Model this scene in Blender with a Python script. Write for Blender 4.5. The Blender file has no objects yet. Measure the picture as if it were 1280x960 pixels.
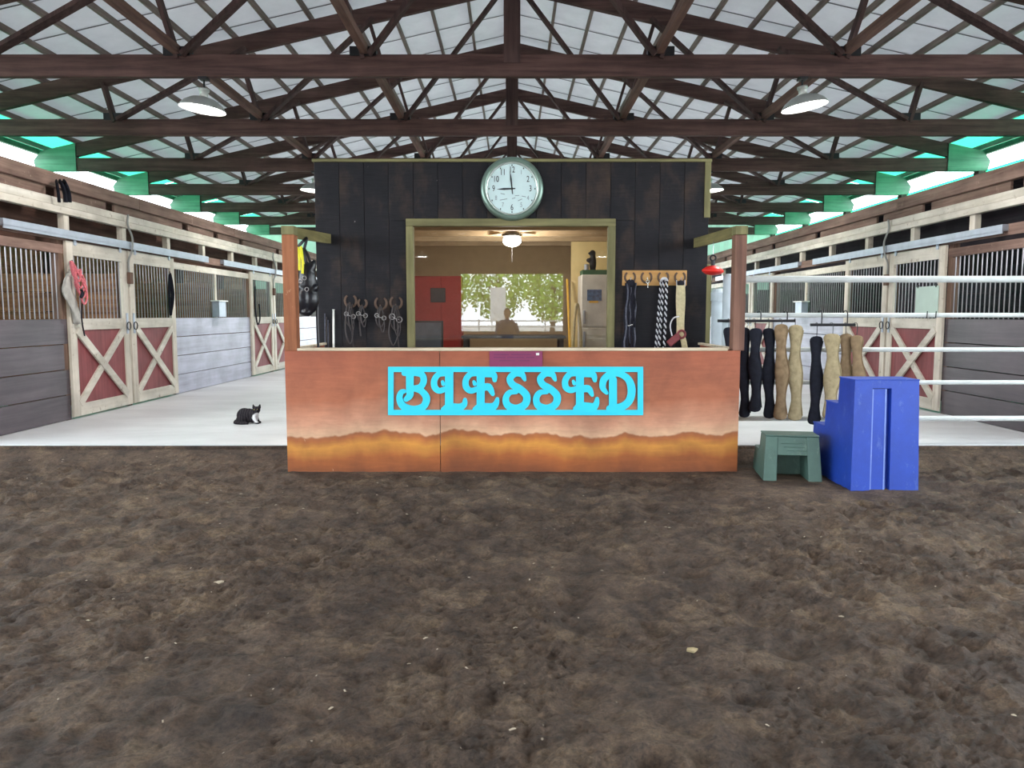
import bpy, bmesh, math, random
import numpy as np
from mathutils import Vector, Matrix
random.seed(7)
rng = np.random.default_rng(11)
scene = bpy.context.scene
col = scene.collection
R = math.radians

# ------------------------------------------------------------------ camera
F = 950.0
PITCH = math.atan(87 / F)
EYE = 1.6
cam = bpy.data.cameras.new('camera')
cam.sensor_width = 36.0
cam.lens = F / 1280 * 36.0
cam.clip_end = 400
camo = bpy.data.objects.new('camera', cam)
camo.location = (0, 0, EYE)
camo.rotation_euler = (math.pi / 2 - PITCH, 0, 0)
col.objects.link(camo)
scene.camera = camo
# ------------------------------------------------------------------ sky and exposure
SKY = 5.0
world = bpy.data.worlds.new('overcast_sky')
scene.world = world
world.use_nodes = True
bg = world.node_tree.nodes['Background']
bg.inputs[0].default_value = (0.86, 0.94, 1.0, 1)
bg.inputs[1].default_value = SKY
scene.view_settings.view_transform = 'Standard'
scene.view_settings.look = 'None'
scene.view_settings.gamma = 1.0
scene.view_settings.exposure = 0.85
scene.view_settings.use_curve_mapping = False

LAMP_W = 55.0
OFFICE_W = 22.0

# ------------------------------------------------------------------ helpers
def S(r, g, b):
    def f(c):
        c /= 255.0
        return c / 12.92 if c <= 0.04045 else ((c + 0.055) / 1.055) ** 2.4
    return (f(r), f(g), f(b), 1.0)

_cs, _sn = math.cos(PITCH), math.sin(PITCH)
def at(u, v, Y):
    """world point at distance Y down the barn for a measured photo position"""
    a = (u - 640) / F; b = (480 - v) / F
    dy = _cs + b * _sn; dz = -_sn + b * _cs
    t = Y / dy
    return Vector((a * t, Y, EYE + dz * t))

WL = {}
def wloc(o):
    return WL[o.name] if o is not None else Vector((0, 0, 0))

def tag(o, label, cat, group=None, kind=None):
    o['label'] = label
    o['category'] = cat
    if group: o['group'] = group
    if kind: o['kind'] = kind
    return o

def empty(name, loc=(0, 0, 0)):
    o = bpy.data.objects.new(name, None)
    o.empty_display_size = 0.2
    col.objects.link(o)
    o.location = loc
    WL[o.name] = Vector(loc)
    return o

def thing(name, loc, label, cat, group=None, kind=None):
    return tag(empty(name, loc), label, cat, group, kind)

class MB:
    def __init__(self):
        self.v = []; self.f = []; self.fm = []
    def add(self, vs, fs, m=0):
        n = len(self.v)
        self.v += [tuple(p) for p in vs]
        self.f += [tuple(i + n for i in q) for q in fs]
        self.fm += [m] * len(fs)
        return self
    def box(self, x0, x1, y0, y1, z0, z1, m=0):
        x0, x1 = sorted((x0, x1)); y0, y1 = sorted((y0, y1)); z0, z1 = sorted((z0, z1))
        vs = [(x0,y0,z0),(x1,y0,z0),(x1,y1,z0),(x0,y1,z0),(x0,y0,z1),(x1,y0,z1),(x1,y1,z1),(x0,y1,z1)]
        return self.add(vs, [(0,3,2,1),(4,5,6,7),(0,1,5,4),(1,2,6,5),(2,3,7,6),(3,0,4,7)], m)
    def bar(self, p0, p1, w, h, up=(0,0,1), m=0):
        """rectangular bar from p0 to p1; h measured along up, w across"""
        p0 = Vector(p0); p1 = Vector(p1); d = (p1 - p0).normalized()
        up = Vector(up); a = d.cross(up)
        if a.length < 1e-4: a = d.cross(Vector((1,0,0)))
        a.normalize(); b = a.cross(d).normalized()
        a *= w/2; b *= h/2
        vs = [p0-a-b, p0+a-b, p0+a+b, p0-a+b, p1-a-b, p1+a-b, p1+a+b, p1-a+b]
        return self.add(vs, [(0,1,2,3),(7,6,5,4),(0,4,5,1),(1,5,6,2),(2,6,7,3),(3,7,4,0)], m)
    def tube(self, pts, r, n=8, m=0, cap=True, flat=1.0, closed=False):
        pts = [Vector(p) for p in pts]
        rs = r if isinstance(r, (list, tuple)) else [r]*len(pts)
        k = len(pts); rings = []
        prev = None
        for i, p in enumerate(pts):
            if closed: d = pts[(i+1) % k] - pts[i-1]
            else: d = pts[min(i+1, k-1)] - pts[max(i-1, 0)]
            if d.length < 1e-9: d = Vector((0,0,1))
            d.normalize()
            if prev is None:
                a = d.cross(Vector((0,1,0)))
                if a.length < 0.05: a = d.cross(Vector((1,0,0)))
            else:
                a = prev - d*prev.dot(d)
                if a.length < 1e-6: a = d.cross(Vector((1,0,0)))
            a.normalize(); b = d.cross(a); prev = a
            rings.append([p + a*(math.cos(2*math.pi*j/n)*rs[i]) + b*(math.sin(2*math.pi*j/n)*rs[i]*flat) for j in range(n)])
        vs = [q for ring in rings for q in ring]; fs = []
        last = k if closed else k-1
        for i in range(last):
            i2 = (i+1) % k
            for j in range(n):
                fs.append((i*n+j, i*n+(j+1)%n, i2*n+(j+1)%n, i2*n+j))
        if cap and not closed:
            fs.append(tuple(reversed(range(n)))); fs.append(tuple((k-1)*n+j for j in range(n)))
        return self.add(vs, fs, m)
    def lathe(self, prof, c=(0,0,0), n=24, m=0, M=None, cap=False):
        c = Vector(c); vs = []; fs = []
        for (r, z) in prof:
            for j in range(n):
                t = 2*math.pi*j/n
                p = Vector((r*math.cos(t), r*math.sin(t), z))
                if M: p = M @ p
                vs.append(c + p)
        for i in range(len(prof)-1):
            for j in range(n):
                fs.append((i*n+j, i*n+(j+1)%n, (i+1)*n+(j+1)%n, (i+1)*n+j))
        if cap:
            fs.append(tuple(reversed(range(n)))); fs.append(tuple((len(prof)-1)*n+j for j in range(n)))
        return self.add(vs, fs, m)
    def ellip(self, c, r, n=12, k=8, M=None, m=0):
        prof = [(max(1e-4, math.sin(math.pi*i/k)), -math.cos(math.pi*i/k)) for i in range(k+1)]
        c = Vector(c); vs = []; fs = []
        for (q, z) in prof:
            for j in range(n):
                t = 2*math.pi*j/n
                p = Vector((q*math.cos(t)*r[0], q*math.sin(t)*r[1], z*r[2]))
                if M: p = M @ p
                vs.append(c+p)
        for i in range(k):
            for j in range(n):
                fs.append((i*n+j, i*n+(j+1)%n, (i+1)*n+(j+1)%n, (i+1)*n+j))
        return self.add(vs, fs, m)
    def prism(self, poly, fn, m=0):
        """poly: 2D outline; fn(p, side) -> 3D point, side 0/1"""
        n = len(poly)
        vs = [fn(p, 0) for p in poly] + [fn(p, 1) for p in poly]
        fs = [tuple(range(n)), tuple(reversed(range(n, 2*n)))]
        for i in range(n):
            j = (i+1) % n
            fs.append((i, i+n, j+n, j))
        return self.add(vs, fs, m)
    def ribbon(self, pts, w, fn, m=0, caps=True):
        """flat stroke in 2D with widths, thickened by fn(p, side)"""
        pts = [Vector(p) for p in pts]; k = len(pts)
        ws = w if isinstance(w, (list, tuple)) else [w]*k
        L = []; Rr = []
        for i, p in enumerate(pts):
            d = (pts[min(i+1,k-1)] - pts[max(i-1,0)]).normalized()
            nn = Vector((-d.y, d.x)) * ws[i]/2
            L.append(p+nn); Rr.append(p-nn)
        vs = [fn(q, 0) for q in L] + [fn(q, 0) for q in Rr] + [fn(q, 1) for q in L] + [fn(q, 1) for q in Rr]
        fs = []
        for i in range(k-1):
            fs += [(i, i+1, k+i+1, k+i), (2*k+i, 3*k+i, 3*k+i+1, 2*k+i+1), (i, 2*k+i, 2*k+i+1, i+1), (k+i, k+i+1, 3*k+i+1, 3*k+i)]
        fs += [(0, k, 3*k, 2*k), (k-1, 3*k-1, 4*k-1, 2*k-1)]
        self.add(vs, fs, m)
        if caps:
            for e in (0, k-1):
                c = pts[e]; rr = ws[e]/2
                self.prism([c + Vector((math.cos(t*math.pi/6)*rr, math.sin(t*math.pi/6)*rr)) for t in range(12)], fn, m)
        return self
    def build(self, name, mat, parent=None, smooth=False, bevel=0, origin=None, fix=True):
        me = bpy.data.meshes.new(name)
        vs = np.array(self.v, dtype=float)
        if origin is None:
            o = (vs.min(0) + vs.max(0)) / 2
        else:
            o = np.array(origin, dtype=float)
        me.from_pydata((vs - o).tolist(), [], self.f)
        mats = mat if isinstance(mat, (list, tuple)) else [mat]
        for q in mats: me.materials.append(q)
        if len(mats) > 1: me.polygons.foreach_set('material_index', self.fm)
        if bevel or fix:
            bm = bmesh.new(); bm.from_mesh(me)
            if fix: bmesh.ops.recalc_face_normals(bm, faces=bm.faces)
            if bevel:
                bmesh.ops.bevel(bm, geom=list(bm.edges), offset=bevel, segments=1, profile=0.5, affect='EDGES', clamp_overlap=True)
            bm.to_mesh(me); bm.free()
        if smooth: me.polygons.foreach_set('use_smooth', [True]*len(me.polygons))
        me.update()
        ob = bpy.data.objects.new(name, me)
        col.objects.link(ob)
        ob.parent = parent
        ob.location = Vector(o) - wloc(parent)
        WL[ob.name] = Vector(o)
        return ob

def copy_part(src, parent, loc, name=None):
    c = src.copy()
    if name: c.name = name
    col.objects.link(c)
    c.parent = parent
    c.location = Vector(loc) - wloc(parent)
    WL[c.name] = Vector(loc)
    return c

def box(name, mat, parent, x0, x1, y0, y1, z0, z1, bevel=0):
    return MB().box(x0,x1,y0,y1,z0,z1).build(name, mat, parent, bevel=bevel)

def smooth_pts(pts, n=6, closed=False):
    pts = [Vector(p) for p in pts]; out = []; k = len(pts)
    rngk = range(k if closed else k-1)
    for i in rngk:
        if closed: p0, p1, p2, p3 = pts[i-1], pts[i], pts[(i+1)%k], pts[(i+2)%k]
        else: p0, p1, p2, p3 = pts[max(i-1,0)], pts[i], pts[i+1], pts[min(i+2,k-1)]
        for j in range(n):
            t = j/n
            out.append(0.5*((2*p1) + (p2-p0)*t + (2*p0-5*p1+4*p2-p3)*t*t + (3*p1-p0-3*p2+p3)*t*t*t))
    if not closed: out.append(pts[-1])
    return out

# ------------------------------------------------------------------ materials
class NT:
    def __init__(self, name):
        self.mat = bpy.data.materials.new(name)
        self.mat.use_nodes = True
        self.t = self.mat.node_tree; self.n = self.t.nodes; self.l = self.t.links
        self.p = self.n['Principled BSDF']; self.out = self.n['Material Output']
    def node(self, typ, **kw):
        nd = self.n.new(typ)
        for k, v in kw.items(): setattr(nd, k, v)
        return nd
    def link(self, a, b): self.l.new(a, b)
    def coords(self, scale=(1,1,1), rand=True, world_space=False):
        if world_space:
            g = self.node('ShaderNodeNewGeometry'); src = g.outputs['Position']
        else:
            tc = self.node('ShaderNodeTexCoord'); src = tc.outputs['Object']
        if rand and not world_space:
            oi = self.node('ShaderNodeObjectInfo')
            mu = self.node('ShaderNodeMath', operation='MULTIPLY'); mu.inputs[1].default_value = 37.0
            self.link(oi.outputs['Random'], mu.inputs[0])
            va = self.node('ShaderNodeVectorMath', operation='ADD')
            self.link(src, va.inputs[0]); self.link(mu.outputs[0], va.inputs[1]); src = va.outputs[0]
        mp = self.node('ShaderNodeMapping'); mp.inputs['Scale'].default_value = scale
        self.link(src, mp.inputs['Vector'])
        return mp.outputs[0]
    def noise(self, vec, scale=5, detail=6, rough=0.6, dist=0.0):
        nz = self.node('ShaderNodeTexNoise')
        nz.inputs['Scale'].default_value = scale; nz.inputs['Detail'].default_value = detail
        nz.inputs['Roughness'].default_value = rough; nz.inputs['Distortion'].default_value = dist
        self.link(vec, nz.inputs['Vector'])
        return nz.outputs['Fac']
    def ramp(self, fac, stops):
        r = self.node('ShaderNodeValToRGB'); cr = r.color_ramp
        while len(cr.elements) < len(stops): cr.elements.new(0.5)
        for e, (p, c) in zip(cr.elements, stops):
            e.position = p; e.color = c
        self.link(fac, r.inputs[0])
        return r.outputs[0]
    def mix(self, fac, a, b, typ='MIX'):
        m = self.node('ShaderNodeMixRGB', blend_type=typ)
        for i, x in ((0, fac), (1, a), (2, b)):
            if isinstance(x, (int, float)): m.inputs[i].default_value = x
            elif isinstance(x, tuple): m.inputs[i].default_value = x
            else: self.link(x, m.inputs[i])
        return m.outputs[0]
    def bump(self, h, strength=0.3, dist=0.01):
        b = self.node('ShaderNodeBump'); b.inputs['Strength'].default_value = strength; b.inputs['Distance'].default_value = dist
        self.link(h, b.inputs['Height']); self.link(b.outputs[0], self.p.inputs['Normal'])
    def color(self, c):
        if isinstance(c, tuple): self.p.inputs['Base Color'].default_value = c
        else: self.link(c, self.p.inputs['Base Color'])

def plain(name, c, rough=0.5, metal=0.0, var=0.12, scale=6.0, bump=0.0, spec=0.5):
    m = NT(name)
    v = m.coords((1,1,1))
    nz = m.noise(v, scale, 5, 0.6)
    lo = tuple(x*(1-var) for x in c[:3]) + (1,); hi = tuple(min(1, x*(1+var)) for x in c[:3]) + (1,)
    m.color(m.ramp(nz, [(0.3, lo), (0.7, hi)]))
    m.p.inputs['Roughness'].default_value = rough; m.p.inputs['Metallic'].default_value = metal
    m.p.inputs['Specular IOR Level'].default_value = spec
    if bump: m.bump(nz, bump, 0.005)
    return m.mat

def wood(name, c, c2, axis='z', rough=0.75, grain=14.0, wear=None, wear_amt=0.0, spec=0.3, lo=0.35, hi=0.7):
    """long-grained boards; axis = direction of the grain"""
    m = NT(name)
    sc = {'x': (0.06,1,1), 'y': (1,0.06,1), 'z': (1,1,0.06)}[axis]
    v = m.coords(sc)
    g = m.noise(v, grain, 7, 0.65, 0.4)
    v2 = m.coords((1,1,1))
    b = m.noise(v2, 1.7, 4, 0.55)
    cc = m.ramp(g, [(lo, c), (hi, c2)])
    dk = tuple(x*0.72 for x in c[:3]) + (1,)
    br = m.ramp(b, [(0.35, (0.72,0.72,0.72,1)), (0.65, (1.12,1.12,1.12,1))])
    cc = m.mix(0.8, cc, br, 'MULTIPLY')
    if wear:
        wz = m.noise(m.coords((1,1,1)), 9.0, 8, 0.75)
        wf = m.ramp(wz, [(0.62-wear_amt*0.25, (0,0,0,1)), (0.72-wear_amt*0.2, (1,1,1,1))])
        cc = m.mix(wf, cc, wear)
    m.color(cc)
    m.p.inputs['Roughness'].default_value = rough
    m.p.inputs['Specular IOR Level'].default_value = spec
    m.bump(g, 0.25, 0.004)
    return m.mat

def emit(name, c, s):
    m = NT(name)
    m.p.inputs['Base Color'].default_value = c
    m.p.inputs['Emission Color'].default_value = c
    m.p.inputs['Emission Strength'].default_value = s
    return m.mat

def sheet(name, c, trans, tcol):
    """roofing sheet that lets some daylight through"""
    m = NT(name)
    n1 = m.noise(m.coords((1,1,1)), 2.5, 5, 0.6)
    cc = m.ramp(n1, [(0.3, tuple(x*0.86 for x in c[:3])+(1,)), (0.7, c)])
    d = m.node('ShaderNodeBsdfDiffuse'); m.link(cc, d.inputs[0])
    t = m.node('ShaderNodeBsdfTranslucent'); t.inputs[0].default_value = tcol
    mx = m.node('ShaderNodeMixShader'); mx.inputs[0].default_value = trans
    m.link(d.outputs[0], mx.inputs[1]); m.link(t.outputs[0], mx.inputs[2]); m.link(mx.outputs[0], m.out.inputs[0])
    return m.mat

M = {}
M['truss'] = wood('truss_wood', S(66,46,44), S(104,78,74), 'x', 0.8)
M['truss_y'] = wood('stringer_wood', S(96,74,68), S(134,106,96), 'y', 0.8)
M['truss_z'] = wood('web_wood', S(62,46,46), S(96,74,72), 'z', 0.8)
M['purlin'] = wood('purlin_wood', S(112,98,94), S(150,136,128), 'y', 0.8)
M['green_wood'] = wood('green_lit_wood', S(78,116,98), S(104,146,124), 'x', 0.7)  # green light from the eaves put into the wood's base colour
M['roof'] = sheet('white_roof_lining', S(228,226,230), 0.032, (0.8,0.85,0.9,1))
M['green_sheet'] = sheet('green_translucent_sheet', S(60,160,120), 0.4, (0.05,0.46,0.26,1))
M['green_light_sheet'] = sheet('added_green_light_sheet', S(60,160,120), 0.75, (0.04,0.80,0.36,1))
M['end_sheet'] = sheet('pale_translucent_sheet', S(176,204,188), 0.10, (0.5,0.8,0.64,1))
M['cream'] = wood('cream_painted_wood', S(198,188,172), S(224,216,204), 'z', 0.6, 10, S(150,132,112), 0.1)
M['cream_y'] = wood('cream_painted_board', S(196,188,174), S(220,214,204), 'y', 0.6, 10, S(140,124,108), 0.15)
M['brown_post'] = wood('brown_post_wood', S(92,70,60), S(128,102,88), 'z', 0.75)
M['dark_y'] = wood('dark_stall_board', S(40,36,44), S(64,56,62), 'y', 0.8)
M['dark_x'] = wood('dark_partition_board', S(40,36,44), S(64,56,62), 'x', 0.8)
M['loft_y'] = wood('loft_board_wood', S(82,58,50), S(122,90,76), 'y', 0.85)
M['brown_y'] = wood('weathered_brown_board', S(108,84,76), S(150,124,112), 'y', 0.85, 12, S(172,146,132), 0.05)
M['tan_y'] = wood('tan_stall_board', S(150,104,74), S(196,146,108), 'y', 0.8)
M['tan_x'] = wood('tan_partition_board', S(120,80,58), S(165,118,88), 'x', 0.8)
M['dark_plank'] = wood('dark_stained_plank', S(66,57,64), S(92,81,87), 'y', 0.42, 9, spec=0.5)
M['pale_plank'] = wood('pale_glare_plank', S(152,152,170), S(182,184,202), 'y', 0.45, 9, spec=0.5)  # far stall planks: grazing glare put into a paler base colour
M['red_panel'] = wood('red_painted_panel', S(122,58,62), S(148,78,80), 'z', 0.6)
M['seam'] = plain('grey_seam_strip', S(120,118,122), 0.7)
M['steel_bar'] = plain('steel_bar_metal', S(158,154,158), 0.4, 0.5)
M['track'] = plain('track_galvanised', S(168,176,190), 0.4, 0.4)
M['black_metal'] = plain('black_metal', S(34,34,38), 0.45, 0.4)
M['chrome'] = plain('chrome_metal', S(200,200,205), 0.2, 0.9)
M['rust'] = plain('rusty_iron', S(98,78,66), 0.6, 0.4)
M['dull_steel'] = plain('dull_steel', S(150,146,146), 0.4, 0.6)
M['olive'] = wood('olive_weathered_timber', S(112,104,68), S(146,136,92), 'y', 0.75)
M['olive_x'] = wood('olive_trim_timber', S(108,104,72), S(140,134,94), 'x', 0.7)
M['olive_z'] = wood('olive_trim_timber_upright', S(108,104,72), S(140,134,94), 'z', 0.7)
M['post_orange'] = wood('orange_brown_post', S(122,72,48), S(168,110,76), 'z', 0.7, 12, S(196,160,128), 0.02)
M['post_dull'] = wood('dull_brown_post', S(104,74,64), S(138,102,86), 'z', 0.7)
M['ledge'] = wood('pale_ledge_board', S(190,174,150), S(226,212,190), 'x', 0.6)
M['pipe'] = plain('pale_painted_pipe', S(206,212,212), 0.45, 0.0, 0.1)
M['pipe_post'] = plain('grey_painted_pipe', S(176,188,196), 0.45, 0.0, 0.1)
M['black_fabric'] = plain('black_fabric', S(26,28,38), 0.85, 0, 0.3, 20, 0.4, 0.2)
M['tan_fabric'] = plain('tan_fleece_fabric', S(156,142,112), 0.95, 0, 0.25, 14, 0.6, 0.1)
M['brown_fabric'] = plain('brown_fleece_fabric', S(130,110,86), 0.95, 0, 0.25, 14, 0.6, 0.1)
M['cream_fabric'] = plain('cream_woven_fabric', S(206,194,156), 0.9, 0, 0.15, 30, 0.4, 0.1)
M['grey_cloth'] = plain('grey_cloth', S(176,174,168), 0.9, 0, 0.2, 9, 0.5, 0.1)
M['pink_rope'] = plain('pink_rope', S(206,112,120), 0.8, 0, 0.25, 40, 0.5, 0.2)
M['white_rope'] = plain('white_rope', S(214,214,220), 0.8, 0, 0.15, 40, 0.3, 0.2)
M['black_rope'] = plain('black_rope', S(30,30,40), 0.8, 0, 0.3, 40, 0.3, 0.2)
M['grey_rope'] = plain('grey_rope', S(92,94,106), 0.8, 0, 0.3, 40, 0.3, 0.2)
M['leather'] = plain('dark_leather', S(52,42,42), 0.5, 0, 0.3, 12)
M['red_leather'] = plain('red_leather', S(128,56,62), 0.5, 0, 0.2, 12)
M['black_vinyl'] = plain('black_glossy_vinyl', S(22,24,32), 0.28, 0, 0.3, 9, 0.3)
M['yellow'] = plain('yellow_webbing', S(222,214,40), 0.6)
M['red_plastic'] = plain('red_plastic', S(226,40,32), 0.4)
M['blue_plastic'] = None
M['turquoise'] = plain('turquoise_paint', S(40,200,232), 0.45, 0, 0.05)
M['purple'] = plain('purple_plaque', S(124,44,84), 0.5, 0, 0.1)
M['purple_dark'] = plain('purple_plaque_print', S(104,40,84), 0.6)
M['lamp_shell'] = plain('lamp_shell_metal', S(168,170,168), 0.4, 0.4)
M['white'] = plain('white_enamel', S(226,226,222), 0.4)
M['cream_wall'] = plain('cream_office_wall', S(176,154,120), 0.8, 0, 0.06)
M['yellow_wall'] = plain('pale_yellow_office_wall', S(236,216,160), 0.8, 0, 0.06)
M['office_wood'] = wood('office_ceiling_board', S(196,172,138), S(222,202,172), 'x', 0.7)
M['office_red'] = plain('red_cabinet_paint', S(168,54,50), 0.55, 0, 0.08)
M['dark_grey'] = plain('dark_grey_plastic', S(56,60,66), 0.5)
M['figure_black'] = plain('figurine_black', S(36,40,44), 0.6)
M['tray_green'] = plain('green_tray', S(72,110,84), 0.6)
M['poster_blue'] = plain('blue_magnet_print', S(70,104,150), 0.6, 0, 0.5, 25)
M['yellow_stick'] = plain('yellow_stick', S(226,178,60), 0.6)

def mat_counter():
    m = NT('stained_plywood')
    g = m.node('ShaderNodeNewGeometry')
    sx = m.node('ShaderNodeSeparateXYZ'); m.link(g.outputs['Position'], sx.inputs[0])
    vec = m.coords((1,1,1), world_space=True)
    grain = m.noise(m.coords((0.12,1,1), world_space=True), 22, 8, 0.7, 0.5)
    blot = m.noise(vec, 2.2, 6, 0.6, 0.3)
    wob = m.noise(m.coords((1,1,0.2), world_space=True), 1.5, 4, 0.55)
    # height of the water-stain line wanders along the panel
    a = m.node('ShaderNodeMath', operation='MULTIPLY_ADD'); a.inputs[1].default_value = 0.42; a.inputs[2].default_value = -0.21
    m.link(wob, a.inputs[0])
    h = m.node('ShaderNodeMath', operation='ADD'); m.link(sx.outputs[2], h.inputs[0]); m.link(a.outputs[0], h.inputs[1])
    hs = m.node('ShaderNodeMath', operation='MULTIPLY'); hs.inputs[1].default_value = 1/1.3; m.link(h.outputs[0], hs.inputs[0])
    base = m.ramp(hs.outputs[0], [(0.0, S(122,66,36)), (0.12, S(156,88,40)), (0.22, S(196,136,58)), (0.27, S(166,98,50)),
                               (0.295, S(150,90,54)), (0.31, S(206,168,140)), (0.40, S(188,138,114)), (0.58, S(164,98,70)), (0.97, S(150,80,56))])
    gr = m.ramp(grain, [(0.3, (0.78,0.76,0.74,1)), (0.7, (1.1,1.08,1.06,1))])
    bl = m.ramp(blot, [(0.32, (0.66,0.62,0.58,1)), (0.66, (1.2,1.18,1.12,1))])
    c = m.mix(0.8, base, gr, 'MULTIPLY'); c = m.mix(0.75, c, bl, 'MULTIPLY')
    fl = m.noise(m.coords((1,1,0.5), world_space=True), 13, 8, 0.8)
    ff = m.ramp(fl, [(0.68, (0,0,0,1)), (0.74, (1,1,1,1))])
    c = m.mix(ff, c, S(222,190,164))
    m.color(c); m.p.inputs['Roughness'].default_value = 0.6
    m.bump(grain, 0.15, 0.004)
    return m.mat
M['counter'] = mat_counter()

def mat_booth():
    m = NT('charred_rough_sawn_board')
    g = m.noise(m.coords((1,1,14)), 5, 8, 0.7)
    p = m.noise(m.coords((1,1,0.6)), 2.6, 5, 0.6)
    c = m.ramp(p, [(0.30, S(20,21,28)), (0.52, S(32,30,35)), (0.72, S(66,53,46))])
    gr = m.ramp(g, [(0.3, (0.6,0.6,0.62,1)), (0.72, (1.3,1.28,1.25,1))])
    c = m.mix(0.9, c, gr, 'MULTIPLY')
    m.p.inputs['Specular IOR Level'].default_value = 0.25
    f = m.noise(m.coords((1,1,0.35)), 26, 4, 0.6)
    ff = m.ramp(f, [(0.735, (0,0,0,1)), (0.775, (1,1,1,1))])
    c = m.mix(ff, c, S(150,144,142))
    m.color(c); m.p.inputs['Roughness'].default_value = 0.65
    m.bump(g, 0.3, 0.004)
    return m.mat
M['booth'] = mat_booth()

def mat_dirt():
    m = NT('arena_dirt')
    v = m.coords((1,1,1), world_space=True)
    big = m.noise(v, 0.55, 6, 0.6)
    mid = m.noise(v, 3.2, 8, 0.68, 0.4)
    fine = m.noise(v, 55, 8, 0.8)
    c = m.ramp(mid, [(0.30, S(54,44,39)), (0.5, S(86,71,61)), (0.68, S(116,99,82))])
    b = m.ramp(big, [(0.35, (0.72,0.68,0.68,1)), (0.62, (1.10,1.08,1.02,1))])
    c = m.mix(0.85, c, b, 'MULTIPLY')
    cl = m.ramp(m.noise(v, 13, 8, 0.75, 0.3), [(0.34, (0.42,0.42,0.45,1)), (0.52, (1.0,1.0,1.0,1)), (0.72, (1.22,1.2,1.14,1))])
    c = m.mix(0.8, c, cl, 'MULTIPLY')
    fr = m.ramp(fine, [(0.34, (0.40,0.40,0.43,1)), (0.5, (1,1,1,1)), (0.66, (1.55,1.5,1.42,1))])
    c = m.mix(0.85, c, fr, 'MULTIPLY')
    sp = m.node('ShaderNodeTexVoronoi'); sp.inputs['Scale'].default_value = 16; m.link(v, sp.inputs['Vector'])
    spf = m.ramp(sp.outputs['Distance'], [(0.06, (1,1,1,1)), (0.10, (0,0,0,1))])
    gate = m.ramp(m.noise(v, 5, 3, 0.5), [(0.62, (0,0,0,1)), (0.66, (1,1,1,1))])
    spf = m.mix(1.0, spf, gate, 'MULTIPLY')
    c = m.mix(spf, c, S(176,164,148))
    m.color(c)
    m.p.inputs['Roughness'].default_value = 0.78
    m.p.inputs['Specular IOR Level'].default_value = 0.35
    clod = m.noise(v, 13, 8, 0.75, 0.3)
    hm = m.mix(0.5, clod, fine); hm = m.mix(0.25, hm, mid)
    m.bump(hm, 1.0, 0.045)
    return m.mat
M['dirt'] = mat_dirt()

def mat_concrete():
    m = NT('pale_concrete')
    v = m.coords((1,1,1), world_space=True)
    a = m.noise(m.coords((0.4,1,1), world_space=True), 1.6, 7, 0.6)
    f = m.noise(v, 40, 4, 0.6)
    c = m.ramp(a, [(0.3, S(184,186,190)), (0.7, S(214,216,220))])
    c = m.mix(0.25, c, m.ramp(f, [(0.3, (0.8,0.8,0.8,1)), (0.7, (1.1,1.1,1.1,1))]), 'MULTIPLY')
    m.color(c); m.p.inputs['Roughness'].default_value = 0.5
    m.bump(f, 0.08, 0.003)
    return m.mat
M['concrete'] = mat_concrete()

def mat_scuffed(name, c, scuff, amt):
    m = NT(name)
    v = m.coords((1,1,1))
    a = m.noise(v, 3.0, 7, 0.7)
    f = m.noise(m.coords((1,1,0.5)), 9, 8, 0.8)
    cc = m.ramp(a, [(0.3, tuple(x*0.8 for x in c[:3])+(1,)), (0.7, tuple(min(1,x*1.15) for x in c[:3])+(1,))])
    ff = m.ramp(f, [(0.56, (0,0,0,1)), (0.76, (amt,amt,amt,1))])
    m.color(m.mix(ff, cc, scuff))
    m.p.inputs['Roughness'].default_value = 0.5
    return m.mat
M['blue_plastic'] = mat_scuffed('scuffed_blue_plastic', S(30,66,168), S(120,142,196), 0.55)
M['blue_worn'] = mat_scuffed('worn_blue_plastic', S(110,134,206), S(200,206,220), 0.8)
M['green_plastic'] = mat_scuffed('scuffed_green_plastic', S(74,102,94), S(126,150,140), 0.6)

def mat_glass():
    m = NT('window_glass')
    fr = m.node('ShaderNodeFresnel'); fr.inputs[0].default_value = 2.2
    tr = m.node('ShaderNodeBsdfTransparent'); gl = m.node('ShaderNodeBsdfGlossy'); gl.inputs['Roughness'].default_value = 0.004
    mx = m.node('ShaderNodeMixShader')
    m.link(fr.outputs[0], mx.inputs[0]); m.link(tr.outputs[0], mx.inputs[1]); m.link(gl.outputs[0], mx.inputs[2])
    m.link(mx.outputs[0], m.out.inputs[0])
    return m.mat
M['glass'] = mat_glass()
M['grass'] = plain('outdoor_grass', S(128,140,96), 0.9, 0, 0.3, 0.6)
M['gravel'] = plain('outdoor_gravel', S(188,184,176), 0.9, 0, 0.15, 1.2)
M['leaf'] = plain('tree_leaf', S(166,200,84), 0.7, 0, 0.4, 3)
M['bark'] = plain('tree_bark', S(90,76,64), 0.9)

# ================================================================== STRUCTURE
CZ = 0.15                 # top of the concrete aisle
CE = 8.40                 # edge of the concrete towards the arena
EAVE = 9.5
BAY = 3.05
T0 = 9.55                 # nearest truss in view
TIE0, TIE1 = 4.47, 4.73
END = T0 + 6*BAY          # far wall
REAR = -40.0
def chord_low(x): return 6.724 - 0.225*abs(x)
def chord_top(x): return chord_low(x) + 0.26
def roof_low(x): return chord_top(x) + 0.09

# --- dirt floor: dense relief near the camera
def vnoise(x, y, s, seed):
    r = np.random.default_rng(seed); G = r.random((256, 256))
    fx, fy = x*s, y*s
    ix, iy = np.floor(fx).astype(int), np.floor(fy).astype(int)
    tx, ty = fx-ix, fy-iy
    tx = tx*tx*(3-2*tx); ty = ty*ty*(3-2*ty)
    g = lambda a, b: G[a % 256, b % 256]
    return (g(ix,iy)*(1-tx)*(1-ty) + g(ix+1,iy)*tx*(1-ty) + g(ix,iy+1)*(1-tx)*ty + g(ix+1,iy+1)*tx*ty) - 0.5

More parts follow.
